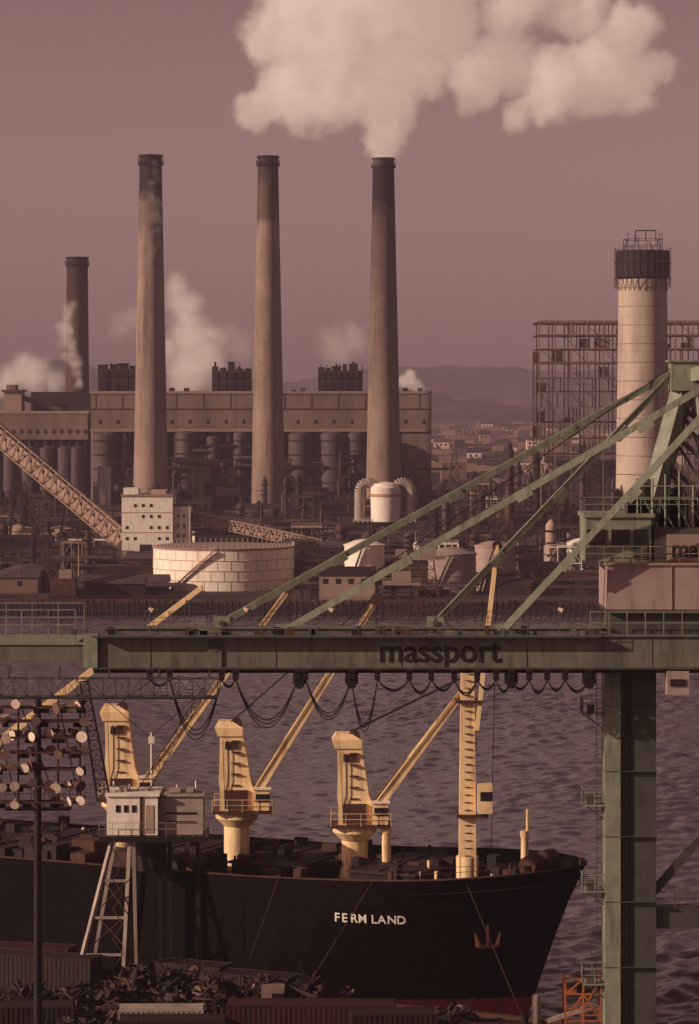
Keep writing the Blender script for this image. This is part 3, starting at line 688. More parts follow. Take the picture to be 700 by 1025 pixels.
def ship_crane(t,ytop,yplat,wtop,wbot,jib,pivot,lean=-5,cab=True,tipw=1.0):
    p=S(t,0,0); D=p.y; s=D/F; x=p.x; zt=Z(ytop,D); zp=Z(yplat,D)
    ship.tube((x,D,11.6),(x,D,zp-.2),1.05,m=CREAM,n=18)
    ship.tube((x,D,11.6),(x,D,12.6),1.5,1.2,m=CREAM,n=18)
    ship.lathe(x,D,[(1.05,zp-1.2),(1.75,zp-.5),(1.75,zp),(0.01,zp)],CREAM,20)
    ship.box(x-wbot*s*.62,x+wbot*s*.95,D-2,D+2,zp,zp+.18,RUST)
    for q in (-2,2): ship.rail((x-wbot*s*.62,D+q,zp+.18),(x+wbot*s*.95,D+q,zp+.18),1,1,CREAM,.03)
    wb=wbot*s; wt=wtop*s; l=lean*s; hh=zt-zp
    ship.loft([(x+.1,D,wb*.92,2.6,zp+.2),(x+.1,D,wb*.92,2.6,zp+hh*.24),(x+l*.3,D,wb*.84,2.3,zp+hh*.34),(x+l*.6,D,wb*.72,2.0,zp+hh*.6),(x+l,D,wt*.92,1.8,zp+hh*.84)],CREAM)
    ship.loft([(x+l-.1,D,wt*1.0,2.1,zp+hh*.84),(x+l-.2,D,wt*1.12,2.1,zp+hh*.93),(x+l-.5,D,wt*.55,1.6,zt)],CREAM)
    for q in (-.7,.7): ship.tube((x+l+.3,D+q-.12,zt-.4),(x+l+.3,D+q+.12,zt-.4),.55,m=RUST,n=14)
    ship.box(x+l-.5,x+l+.5,D-1.1,D-.9,zp+hh*.7,zp+hh*.78,RUST)
    for k in range(5):
        z=zp+hh*(.30+.12*k); ship.box(x+l*.6-.15,x+l*.6+.5,D-1.36,D-.9,z,z+.1,RUST)
    for dx in (-.2,.2): ship.tube((x+l*.5-.5+dx,D-1.45,zp+.3),(x+l-.5+dx,D-1.1,zt-1.5),.035,m=RUST,n=4)
    if cab:
        cx=x+wb*.5+.55; ship.box(cx-.65,cx+.6,D-1.9,D-.4,zp+.3,zp+2.0,CREAM); ship.box(cx-.5,cx+.62,D-1.96,D-1.9,zp+1.0,zp+1.65,GLASS); ship.box(cx+.6,cx+.65,D-1.7,D-.6,zp+1.0,zp+1.65,GLASS)
        ship.box(cx-.75,cx+.75,D-2.05,D-.3,zp+2.0,zp+2.12,WHITE)
    ship.box(x-wb*.3,x+wb*.3,D-1.5,D-1.3,zp+.4,zp+1.9,RUST)
    a=P(*pivot,D); b3=P(*jib,D); n_=int((b3-a).length/2.3); w0,w1=2.0,tipw
    for q in (-1,1):
        ship.beam(a+V((0,q*w0/2,0)),b3+V((0,q*w1/2,0)),.42,.75,CREAM,.3,.4)
    for k in range(1,n_+1):
        f=k/n_; c0=a.lerp(b3,f); wv=(w0+(w1-w0)*f)/2; ship.tube(c0-V((0,wv,0)),c0+V((0,wv,0)),.13,m=CREAM,n=6)
        f2=(k-1)/n_; c1=a.lerp(b3,f2); wv2=(w0+(w1-w0)*f2)/2; ship.tube(c1-V((0,wv2,0)),c0+V((0,wv,0)),.08,m=CREAM,n=4)
        ship.tube(c1-V((0,wv2+.25,-.4)),c0-V((0,wv+.25,-.4)),.04,m=RUST,n=4)
    ship.tube(b3-V((0,.8,0)),b3+V((0,.8,0)),.5,m=RUST,n=12)
    for q in (-.6,-.2,.2,.6): ship.tube((x+l+.2,D+q,zt+.1),b3+V((0,q,.4)),.035,m=CABLE,n=4,cap=False)
    ship.tube(b3,b3-V((0,0,5)),.04,m=CABLE,n=4); ship.loft([(b3.x,D,.2,.2,b3.z-5.9),(b3.x,D,.5,.4,b3.z-5.4),(b3.x,D,.4,.4,b3.z-5)],RUST)
ship_crane(30.7,721,812,25,38,(377,600),(248,806))
ship_crane(20,733,826,27,38,(474,678),(370,816))
ship_crane(41.5,705,800,26,36,(290,588),(136,796))
p=S(10,0,0); D=p.y; x=X(468,D)
ship.tube((x,D,11.6),(x,D,14),.9,m=CREAM,n=16)
ship.loft([(x,D,1.35,1.5,12.5),(x,D,1.25,1.4,20),(x,D,1.0,1.2,Z(670,D)),(x,D,.8,1,Z(655,D))],CREAM)
ship.box(x+.75,x+1.9,D-1.6,D+.2,Z(812,D),Z(783,D),CREAM); ship.box(x+.95,x+1.93,D-1.65,D-1.6,Z(799,D),Z(790,D),GLASS)
for k in range(26): ship.box(x-.25,x+.25,D-.82,D-.70,13.5+k*.6,13.56+k*.6,RUST)
ship.box(x-.9,x+1.6,D-1.2,D+1.2,Z(817,D),Z(814,D),RUST); ship.box(x-.95,x+1.1,D-1,D+1,Z(703,D),Z(700,D),RUST)
a=P(477,730,D); b3=P(498,546,D)
for q in (-.6,.6): ship.beam(a+V((0,q,0)),b3+V((0,q*.6,0)),.35,.5,CREAM,.28,.3)
for k in range(9): c0=a.lerp(b3,k/8); ship.tube(c0-V((0,.6,0)),c0+V((0,.6,0)),.09,m=CREAM,n=5)
ship.tube(b3-V((0,.5,0)),b3+V((0,.5,0)),.4,m=RUST,n=10)
ship.tube(b3,(b3.x-.5,D,14),.035,m=CABLE,n=4); ship.tube(b3,(x-.1,D,Z(655,D)),.035,m=CABLE,n=4)
pp=S(58,0,0); D=pp.y
ship.tube((pp.x,D,11.6),(pp.x,D,17),1.1,m=CREAM,n=16); ship.loft([(pp.x,D,3.2,2.6,17),(pp.x,D,2.9,2.4,20),(pp.x-.5,D,1.8,1.6,27)],CREAM)
a=V((pp.x+1.5,D,19)); b3=P(202,588,D)
for q in (-1,1): ship.beam(a+V((0,q,0)),b3+V((0,q*.5,0)),.4,.7,CREAM,.3,.4)
for k in range(15): c0=a.lerp(b3,k/14); ship.tube(c0-V((0,.9,0)),c0+V((0,.9,0)),.1,m=CREAM,n=5)
for k in range(4): sbox(ship,118,134-k,-7+k*.5,7-k*.5,11.6+k*2.8,14.2+k*2.8,WHITE)
shipo=ship.build()
zt_=9.75; word='FERMLAND'
adv=[0,8.0,16.0,24.6,37.0,44.2,53.2,62.6]
for ch,ao in zip(word,adv):
    px=335+ao
    t=hull_t(px,zt_); t2=hull_t(px+8,zt_)
    a=S(t,-half(t,zt_),zt_); b3=S(t2,-half(t2,zt_),zt_); au=S(t,-half(t,zt_+1),zt_+1)
    d=(b3-a); ang=math.atan2(d.y,d.x); nv=V((math.sin(ang),-math.cos(ang),0))
    tilt=math.atan2((au-a).dot(nv),1.0)
    text(ch,a+nv*.12,.98,(math.radians(90)+tilt,0,ang),LETTER,shipo,'hull_name_letter',.02,sx=.94 if ch=='M' else 1)

# ------------------------------------------------------------------ container crane
cr=MB('container_crane')
def GY(px0,px1,d,dw,y0,y1,mt): cr.box(X(px0,d),X(px1,d),d,d+dw,Z(y1,d),Z(y0,d),mt)
d=208.0
zt=Z(637,d); zb=Z(668,d)
for dd in (208.0,215.5):
    xa=X(93,208); xb=X(900,208)
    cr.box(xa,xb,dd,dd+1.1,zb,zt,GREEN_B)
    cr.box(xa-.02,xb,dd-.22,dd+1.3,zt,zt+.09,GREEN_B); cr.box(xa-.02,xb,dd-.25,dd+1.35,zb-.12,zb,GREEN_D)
    xx=xa+4
    while xx<xb:
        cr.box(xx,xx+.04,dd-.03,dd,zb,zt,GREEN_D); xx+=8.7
    cr.box(xa,xb,dd+.3,dd+.8,zb-.42,zb-.12,BLACKM)
xx=X(100,208)
while xx<X(900,208):
    cr.beam((xx,209.1,zt-.4),(xx,215.5,zt-.4),.4,.5,GREEN_D); cr.beam((xx,209.1,zt-.4),(xx+5.8,215.5,zt-.4),.2,.2,GREEN_D); xx+=5.8
cr.rail((X(0,208)-10,216.9,zt+.12),(X(605,208),216.9,zt+.12),1.0,1.9,GREEN_D,.025)
cr.box(X(93,208),X(600,208),207.0,207.76,zt-.02,zt+.06,GREEN_D); cr.rail((X(93,208),207.05,zt+.06),(X(600,208),207.05,zt+.06),1.0,1.6,GREEN_B,.025)
for dd in (208.6,215.5):
    cr.box(X(-60,208),X(93,208)-.05,dd,dd+.8,Z(662,208),Z(646,208),GREEN_B); cr.box(X(-60,208),X(92,208),dd-.15,dd+.95,Z(646,208),Z(644.5,208),GREEN)
cr.box(X(-60,208),X(75,208),209.6,215.3,Z(646,208)-.12,Z(646,208),GREEN)
cr.rail((X(-60,208),208.5,Z(644,208)),(X(75,208),208.5,Z(644,208)),2.3,1.6,GREEN,.045)
cr.rail((X(-60,208),215.4,Z(644,208)),(X(75,208),215.4,Z(644,208)),2.3,1.6,GREEN,.045)
for k in range(5): cr.beam((X(-20+k*24,208),209.2,Z(655,208)),(X(-20+k*24,208),215.5,Z(655,208)),.5,.9,GREEN_B)
cr.box(X(84,208),X(98,208),207.7,208,Z(668,208),Z(634,208),GREEN)
cr.tube((X(215,208),207.8,zt-.6),(X(215,208),209.3,zt-.6),.45,m=GREEN_D,n=14)
cr.box(X(208,208),X(222,208),207.85,208,zb,zt+.5,GREEN_B)
cr.truss((X(-60,208),206.5,Z(686,208)),(X(219,208),206.5,Z(686,208)),1.1,1.25,22,.05,GREEN_D)
cr.box(X(-60,208),X(219,208),206.0,207.0,Z(697,208),Z(695.5,208),GREEN_D)
for px in (10,60,110,160,210): cr.beam((X(px,208),206.9,Z(677,208)),(X(px,208),208.4,zb),.12,.12,GREEN_D)
random.seed(3)
for i in range(34):
    px=random.uniform(60,600); x=X(px,208); h=random.uniform(.2,.6); cr.box(x,x+random.uniform(.15,.7),208.1,208.8,zt+.09,zt+.09+h,random.choice([GREEN_D,BLACKM,GREEN_B,RUST]))
for px in (150,245,330,560): 
    x=X(px,208); cr.tube((x,208.2,zt),(x,208.2,zt+1.9),.035,m=GREEN_D,n=5); cr.tube((x,208.2,zt+1.9),(x+.3,207.9,zt+1.75),.14,.18,m=LAMP,n=8)
xs=[150,170,222,236,298,306,352,378,410,432,455,478,497,512,530,548,566,590]
for px in xs:
    x=X(px,207.5); cr.box(x-.2,x+.2,207.4,207.9,zb-.85,zb-.15,BLACKM); 
    for q in (-.13,.13): cr.tube((x+q,207.3,zb-.2),(x+q,207.45,zb-.2),.13,m=BLACKM,n=8)
sags=[.5,4.5,.6,3.6,.4,3.0,3.9,.9,1.1,.9,1.2,.8,1.0,.8,1.1,.9,1.0]
for a,b3,sg in zip(xs[:-1],xs[1:],sags):
    for q in range(3): catenary(cr,(X(a,207.5),207.5+q*.12,zb-.8),(X(b3,207.5),207.5+q*.12,zb-.8),sg*.93*(1-.08*q),.05,CABLE,14)
for px in (300,352,512,590):
    x=X(px,207.6); cr.box(x-.45,x+.45,207.5,208.2,zb-1.1,zb-.4,BLACKM); cr.tube((x,207.4,zb-1.1),(x,207.9,zb-1.1),.35,m=BLACKM,n=12)
Af=P(684,372,221); An=P(768,356,205)
cr.box(Af.x-1.0,Af.x+1.8,219.8,222,Af.z-1.4,Af.z+.7,GREEN); cr.box(Af.x-1.2,Af.x+2.1,219.6,222.2,Af.z+.7,Af.z+.85,GREEN)
cr.box(An.x-1,An.x+1.8,204,206,An.z-1.4,An.z+.7,GREEN)
cr.beam(Af+V((.6,0,-.3)),An+V((.6,0,-.3)),.9,1.0,GREEN)
for A,dd,sh in ((Af,217,-42),(An,208,44)):
    f1=V((X(640+ (0 if sh<0 else 86),dd),dd,Z(552,dd))); f2=V((A.x+3.4,dd,zt))
    cr.beam(A+V((0,0,-1.2)),f1,1.1,1.35,GREEN,1.2,1.5); cr.beam(A+V((1.0,0,-1)),f2,.9,1.0,GREEN,1.1,1.2)
    cr.beam(f1,V((f1.x-.4,dd,zt)),1.2,1.5,GREEN)
    for k in range(1,6): 
        q=A.lerp(f1,k/6); w_=(A+V((1,0,-1))).lerp(f2,k/6); cr.beam(q,w_,.3,.35,GREEN_D)
        if k<5: cr.beam(q,(A+V((1,0,-1))).lerp(f2,(k+1)/6),.18,.2,GREEN_D)
for (a,b3,da,db,r) in ((Af,(222,632),0,215.8,.23),(Af,(436,632),0,215.8,.22),(An,(285,636),0,208.6,.24),(An,(503,636),0,208.6,.24)):
    e=P(b3[0],b3[1],db); e.z=zt+.35
    cr.beam(a+V((-.6,0,0)),e,r*1.4,r*2.0,GREEN)
    dirv=(e-a).normalized()
    for f in (.25,.5,.75): 
        c0=a.lerp(e,f); cr.beam(c0-dirv*.6,c0+dirv*.6,r*1.9,r*2.7,GREEN)
    cr.box(e.x-.6,e.x+.6,db-.15,db+.3,zt+.05,zt+.8,GREEN); cr.tube((e.x,db-.3,e.z),(e.x,db+.5,e.z),.2,m=GREEN_D,n=10)
for q in (0,.3,.6): cr.tube(Af+V((0,q,.9)),(X(300,212),212+q,zt+.5),.03,m=CABLE,n=4)
d=209
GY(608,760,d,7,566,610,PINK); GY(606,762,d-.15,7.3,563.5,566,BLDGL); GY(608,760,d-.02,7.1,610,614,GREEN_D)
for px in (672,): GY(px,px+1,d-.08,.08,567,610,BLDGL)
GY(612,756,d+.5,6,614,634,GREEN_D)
GY(586,652,d+1,5,518,562,GREEN); GY(584,656,d+.8,5.4,514,518,GREEN); GY(588,606,d+.9,.12,530,545,GLASS); GY(612,630,d+.9,.12,530,545,GLASS)
GY(634,648,d+.92,.1,530,560,GREEN_D)
GY(655,760,d+1,5,528,562,GREEN_D); GY(668,760,d+.7,.25,535,562,BLDGL)
cr.rail((X(586,d),d+.9,Z(514,d)),(X(700,d),d+.9,Z(514,d)),1.1,1.2,GREEN,.035)
cr.rail((X(586,d),d+.2,Z(563,d)),(X(700,d),d+.2,Z(563,d)),1.1,1.2,GREEN,.035)
cr.rail((X(590,d),d-.8,Z(636,d)),(X(700,d),d-.8,Z(636,d)),1.7,1.1,GREEN,.04)
random.seed(13)
for i in range(40):
    px=random.uniform(630,750); z=Z(random.uniform(480,520),d); x=X(px,d); cr.box(x,x+random.uniform(.2,.9),d+1.5,d+3,Z(528,d),z,random.choice([GREEN_D,GREEN_D,BLDGL,BLACKM,GREEN_D,BLACKM]))
for px in (640,655,668,682,696): cr.tube((X(px,d),d+1.2,Z(528,d)),(X(px,d),d+1.2,Z(470+px%17,d)),.08,m=GREEN,n=5)
for py in (487,500): cr.tube((X(640,d),d+1.2,Z(py,d)),(X(710,d),d+1.2,Z(py,d)),.06,m=GREEN,n=4)
for px in (645,660,676,690): cr.beam(P(px,500,d+1.3),P(px+14,528,d+1.3),.1,.1,GREEN)
def leg(px0,px1,dd,dw):
    x0,x1=X(px0,dd),X(px1,dd)
    cr.box(x0,x1,dd,dd+dw,QZ+1.6,zb-.15,GREEN_D)  # dark front: shade put into the colour
    cr.box(x0-.02,x0+1.05,dd-.35,dd,QZ+1.6,zb-.15,GREEN)  # pale strip paints the sunlit left side of the leg
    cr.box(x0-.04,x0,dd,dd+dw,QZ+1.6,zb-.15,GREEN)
    for k in range(6):
        z=zb-3-k*4.6; cr.box(x0-.06,x1+.04,dd-.38,dd+dw+.04,z,z+.05,GREEN_D)
    cr.box(x0+1.5,x0+1.56,dd-.2,dd,QZ+1.6,zb-.15,BLACKM); cr.box(x0+1.75,x0+1.79,dd-.12,dd,QZ+1.6,zb-.15,BLACKM)
    cr.box(x0-1,x1+1,dd+.2,dd+dw-.2,QZ+.5,QZ+1.7,GREEN_D)
    for k in range(5): cr.tube((x0-.6+k*1.2,dd+.3,QZ+.5),(x0-.6+k*1.2,dd+.9,QZ+.5),.45,m=BLACKM,n=14)
leg(606,657,211.2,2.2)
leg(735,790,205,2.2)
cr.box(X(657,211.2),X(737,211.2),211.6,212.8,Z(931,211),Z(910,211),GREEN_D)
cr.beam(P(655,892,212),P(735,800,212),.5,.55,GREEN_D); cr.beam(P(657,908,212.2),P(735,905,212.2),1.2,.15,GREEN_D)
cr.rail((X(657,211.2),211.5,Z(909,211)),(X(735,211.2),211.5,Z(909,211)),1.1,1.3,GREEN_D,.04)
for py in (716,806,892,985):
    z=Z(py,211.5); x=X(583,211.5); xr=X(606,211.5)
    cr.box(x,xr,210.9,213.2,z,z+.1,GREEN); cr.rail((x,210.95,z+.1),(xr,210.95,z+.1),1.1,.55,GREEN,.035); cr.rail((x,213.1,z+.1),(xr,213.1,z+.1),1.1,.55,GREEN,.035)
    cr.rail((x,210.95,z+.1),(x,213.1,z+.1),1.1,.7,GREEN,.035); cr.beam((x+.2,212,z),(xr,212,z-1.1),.1,.1,GREEN_D)
    cr.box(x+.3,x+.8,211,211.4,z+.1,z+.8,GREEN_D)
for dx in (0,.4): cr.tube((X(598,211)+dx,211.6,QZ),(X(598,211)+dx,211.6,zb),.035,m=GREEN_D,n=4)
k=0
while QZ+k*.35<zb: cr.tube((X(598,211),211.6,QZ+k*.35),(X(598,211)+.4,211.6,QZ+k*.35),.02,m=GREEN_D,n=4); k+=1
GY(668,690,207.6,1.2,672,696,PINK); GY(671,686,207.5,.1,680,687,GLASS); cr.tube((X(679,208),208,Z(672,208)),(X(679,208),208,zb),.15,m=BLACKM,n=6)
cro=cr.build()
text('massport',(X(379,207.9),207.96,Z(662.5,208)),2.35,(math.radians(90),0,0),BLACKM,cro,'sign_lettering',.01,sx=.965)
text('massport',(X(673,209),209.68,Z(558,209)),1.75,(math.radians(90),0,0),BLACKM,cro,'sign_lettering',.01,sx=.92)

# ------------------------------------------------------------------ floodlight mast
m=MB('floodlight_mast'); D=200.0; s=D/F
mx_=X(38,D); m.tube((mx_,D,QZ),(mx_,D,Z(700,D)),.32,.22,m=BLACKM,n=12)
random.seed(31)
for j,py in enumerate((708,722,738,753,770,787,803)):
    z=Z(py,D); m.beam((X(-12,D),D-.2,z),(X(82,D),D-.2,z),.14,.14,RUST); m.beam((X(-12,D),D+.8,z),(X(82,D),D+.8,z),.1,.1,RUST)
    m.beam((X(-12,D),D-.2,z),(X(-12,D),D+.8,z),.1,.1,RUST); m.beam((X(82,D),D-.2,z),(X(82,D),D+.8,z),.1,.1,RUST)
    for i in range(9):
        if random.random()<.22: continue
        px=-6+i*11+random.uniform(-4,4); c=V((X(px,D),D-.35+random.choice([0,.9]),z+random.uniform(.0,.35))); a=random.uniform(-1.4,.9); 
        dv=V((math.sin(a),-math.cos(a),random.uniform(-.5,-.05))).normalized(); q=random.uniform(.75,1.05)
        mt=random.choice([LAMP,LAMP,RUST,SCRAP2])
        m.tube(c-dv*.42*q,c+dv*.1*q,.16*q,.28*q,m=mt,n=12); m.tube(c+dv*.1*q,c+dv*.38*q,.28*q,.42*q,m=mt,n=16,cap=False); m.tube(c+dv*.35*q,c+dv*.375*q,.40*q,.40*q,m=LENS if random.random()<.75 else SCRAP2,n=16)
        m.tube(c,c-V((0,-.1,.3)),.05,m=BLACKM,n=5)
    for i in range(5):
        x=X(random.uniform(-10,80),D); m.box(x,x+random.uniform(.2,.6),D+.1,D+.5,z-.4,z-.05,random.choice([BLACKM,RUST]))
for px in (-10,18,58,80): m.beam((X(px,D),D+.3,Z(700,D)),(X(px,D),D+.3,Z(808,D)),.12,.12,RUST)
for px0,px1 in ((-10,18),(18,58),(58,80)): m.beam((X(px0,D),D+.3,Z(700,D)),(X(px1,D),D+.3,Z(808,D)),.07,.07,BLACKM)
m.box(X(5,D),X(70,D),D+.2,D+1.4,Z(812,D),Z(810,D),BLACKM); m.rail((X(5,D),D+.2,Z(810,D)),(X(70,D),D+.2,Z(810,D)),1,.8,RUST,.03)
m.build()

# ------------------------------------------------------------------ portal dock crane
m=MB('portal_dock_crane'); D=234.0
def PB(px0,px1,y0,y1,d0,d1,mt): m.box(X(px0,D),X(px1,D),d0,d1,Z(y1,D),Z(y0,D),mt)
PB(107,158,797,836,D,D+4,WHITE); PB(105.5,160,794.5,797,D-.2,D+4.2,WHITE); PB(158.3,203,798,838,D+.6,D+4,GRYC); PB(158.2,204.5,796,798,D+.4,D+4.2,GRYC)  # right cabin box uses grey to paint in its shade
for px in (116,124,132): PB(px,px+4.0,806,813,D-.06,D,GLASS)
PB(146,154,806,834,D-.05,D,TAN); PB(166,196,814,816,D+.54,D+.6,BLACKM); PB(166,196,823,825,D+.54,D+.6,BLACKM)
PB(140,143,797,836,D-.08,D-.01,RUST)
PB(100,207,836.5,842,D-.6,D+4.6,BLACKM); m.rail((X(100,D),D-.6,Z(836,D)),(X(207,D),D-.6,Z(836,D)),1.05,1,GRYC,.025)
for px,h in ((112,785),(128,788),(150,736),(176,789),(195,785)):
    m.tube((X(px,D),D+2,Z(797,D)),(X(px,D),D+2,Z(h,D)),.07,m=WHITE,n=5)
for px,a,b3 in ((118,790,8),(168,791,12),(186,792,7)): PB(px,px+b3,a,795,D+1,D+2.5,random.choice([RUST,GRYC]))
m.box(X(147,D),X(153,D),D+1.9,D+2.2,Z(747,D),Z(740,D),WHITE)
m.tube((X(150,D),D+2,13),(X(150,D),D+2,Z(842,D)),1.2,m=BLACKM,n=16)
for (xt,xb_,dt,db) in ((112,79,D,D-3),(130,126,D,D-3),(112,88,D+4,D+5),(130,132,D+4,D+5)):
    a=V((X(xt,D),dt,Z(843,D))); b3=V((X(xb_,D),db,QZ+1)); m.beam(a,b3,.30,.32,GRYC,.26,.28)
    m.box(b3.x-.6,b3.x+.6,b3.y-.4,b3.y+.4,QZ,QZ+1,RUST)
for z,(p0,p1) in ((Z(880,D),(103,130)),(Z(915,D),(96,128)),(Z(950,D),(87,127)),(Z(975,D),(81,126))):
    f=(Z(843,D)-z)/(Z(843,D)-QZ-1); yy=D-3*f
    m.beam((X(p0,D),yy,z),(X(p1,D),yy,z),.18,.2,GRYC)
for (a,b3) in (((103,880),(128,915)),((96,915),(127,950)),((130,880),(97,912)),((128,915),(88,950))): m.beam(P(a[0],a[1],D-1.5),P(b3[0],b3[1],D-2),.08,.08,RUST)
for k in range(8):
    py=850+k*15; m.beam(P(113+ (k%2)*10,py,D-3.2),P(123-(k%2)*10,py+15,D-3.2),.07,.08,RUST)
m.truss(P(104,800,D+1),P(84,682,D+1),1.0,1.0,12,.06,BLACKM,.6,.6); m.truss(P(140,797,D+2),P(205,690,D+2),.8,.8,12,.05,RUST,.4,.4)
m.tube(P(150,738,D+2),P(205,690,D+2),.04,m=CABLE,n=4); m.tube(P(150,738,D+2),P(84,682,D+1),.04,m=CABLE,n=4)
for px in (160,170,198): m.beam(P(px,842,D+2),(X(px,D),D+2,QZ),.3,.3,BLACKM)
m.build()

# ------------------------------------------------------------------ containers
def container(px,D,wlen,mt,rot=0,z0=QZ,h=2.6,wd=2.44):
    m=MB('shipping_container'); x=X(px,D); c,sn=math.cos(rot),math.sin(rot)
    def T(a,b3,z): return V((x+a*c-b3*sn,D+a*sn+b3*c,z))
    def bx(a0,a1,b0,b1,z_0,z_1,mm_):
        vs=[T(a0,b0,z_0),T(a1,b0,z_0),T(a1,b1,z_0),T(a0,b1,z_0),T(a0,b0,z_1),T(a1,b0,z_1),T(a1,b1,z_1),T(a0,b1,z_1)]
        m.add(vs,[(0,3,2,1),(4,5,6,7),(0,1,5,4),(1,2,6,5),(2,3,7,6),(3,0,4,7)],mm_)
    bx(.06,wlen-.06,.06,wd-.06,z0+.12,z0+h-.06,mt)
    for k in range(int(wlen/.36)): bx(.15+k*.36,.33+k*.36,0.02,.06,z0+.2,z0+h-.13,mt); bx(.15+k*.36,.33+k*.36,wd-.06,wd-.02,z0+.2,z0+h-.13,mt)
    for a in (0,wlen-.14):
        for b3 in (0,wd-.14): bx(a,a+.14,b3,b3+.14,z0,z0+h,mt)
    for b3 in (0,wd-.1): bx(.14,wlen-.14,b3,b3+.1,z0+h-.12,z0+h-.01,mt); bx(.14,wlen-.14,b3,b3+.1,z0,z0+.14,mt)
    m.build()
container(-12,214,6.1,BRNC,.06); container(118,213.5,6.1,GRYC,.02,h=2.5); container(118,209.5,7.5,BRNC,.0); container(226,215,12.2,REDC,-.02); container(352,211.5,6.1,BRNC,.06)
container(470,209,3.9,REDC,0,h=2.1)
container(-30,236,8.0,REDC,-.2,h=3.0); container(-30,232,10.0,BRNC,-.3,h=3.2)
container(150,232.5,6.0,BRNC,-.44,h=2.4)
container(215,228,6.1,BRNC,-.4,h=2.4)
m=MB('flatbed_truck'); o_=V((X(172,221),221,QZ)); y_=o_.y
m.box(o_.x,o_.x+6.5,y_,y_+2.3,QZ+.95,QZ+1.15,RUST); m.box(o_.x+6.6,o_.x+8.3,y_,y_+2.3,QZ+.6,QZ+2.5,BLDG); m.box(o_.x+7.4,o_.x+8.32,y_-.03,y_+2.33,QZ+1.6,QZ+2.2,GLASS)
for a in (.9,2.0,5.0,7.6):
    for dd in (y_,y_+2): m.tube((o_.x+a,dd-.02,QZ+.48),(o_.x+a,dd+.3,QZ+.48),.48,m=BLACKM,n=16)
m.box(o_.x,o_.x+7,y_+.8,y_+1.4,QZ+.6,QZ+.95,BLACKM); m.box(o_.x,o_.x+.12,y_,y_+2.3,QZ+1.15,QZ+1.9,RUST); m.build()

def scrap(name,px0,px1,D0,D1,n,hm,seed):
    random.seed(seed); m=MB(name)
    for i in range(n):
        f=random.random(); D=random.uniform(D0,D1); px=px0+(px1-px0)*f
        hh=hm*(.25+.75*abs(math.sin(f*9+seed)))*(1-abs(2*(D-D0)/(D1-D0)-1)**2*.6)
        c=V((X(px,D),D,QZ+random.uniform(0,1)**.8*hh)); d=V((random.uniform(-1,1),random.uniform(-1,1),random.uniform(-.5,.5))).normalized()
        k=random.random(); mt=random.choice([SCRAP,SCRAP,RUST,BLACKM,SCRAP,BLACKM,BRNC,SCRAP2 if i%3==0 else SCRAP])
        if k<.35: m.beam(c-d*random.uniform(.2,1.0),c+d*random.uniform(.2,1.0),random.uniform(.1,.5),random.uniform(.06,.3),mt)
        elif k<.7: m.tube(c-d*random.uniform(.2,1.4),c+d*random.uniform(.2,1.4),random.uniform(.03,.15),m=mt,n=7)
        elif k<.85: m.tube(c-d*.12,c+d*.12,random.uniform(.2,.55),m=mt,n=14)
        else:
            a=[c+V((random.uniform(-.7,.7),random.uniform(-.7,.7),random.uniform(-.3,.3))) for _ in range(4)]; m.add(a,[(0,1,2,3)],mt)
    m.build()
scrap('scrap_pile',118,215,224,232,1000,2.8,41)
scrap('scrap_pile',205,345,221,228,1300,2.8,42)
scrap('scrap_pile',-15,118,213,230,1300,2.2,43)
scrap('scrap_pile',310,470,213,222,1000,1.6,44)
scrap('scrap_pile',60,125,209,214,400,2.2,45)
m=MB('maintenance_platform'); D=213
x0,x1=X(566,D),X(603,D)
for px in (566,584,602):
    for dd in (D,D+2): m.beam((X(px,D),dd,QZ),(X(px,D),dd,Z(978,D)),.12,.12,ORNG)
for py in (980,995,1010,1022): 
    for dd in (D,D+2): m.beam((x0,dd,Z(py,D)),(x1,dd,Z(py,D)),.10,.10,ORNG)
for a,b3 in (((566,1022),(584,995)),((584,995),(602,1022)),((566,995),(584,980)),((584,1010),(602,980))): m.beam(P(*a,D),P(*b3,D),.1,.1,ORNG)
m.box(x0,x1,D,D+2,Z(996,D),Z(995,D),ORNG); m.box(X(578,D),X(598,D),D+.4,D+1.6,Z(995,D),Z(986,D),RUST)
m.build()
m=MB('bollard_post'); 
for px in (537,): m.tube((X(px,214),214,QZ),(X(px,214),214,Z(997,214)),.32,m=GRYC,n=12); m.lathe(X(px,214),214,[(.32,Z(997,214)),(.2,Z(995,214)),(.01,Z(994,214))],GRYC,12)
m.beam(P(548,1022,214),P(585,1010,214),.3,.3,GRYC); m.build()

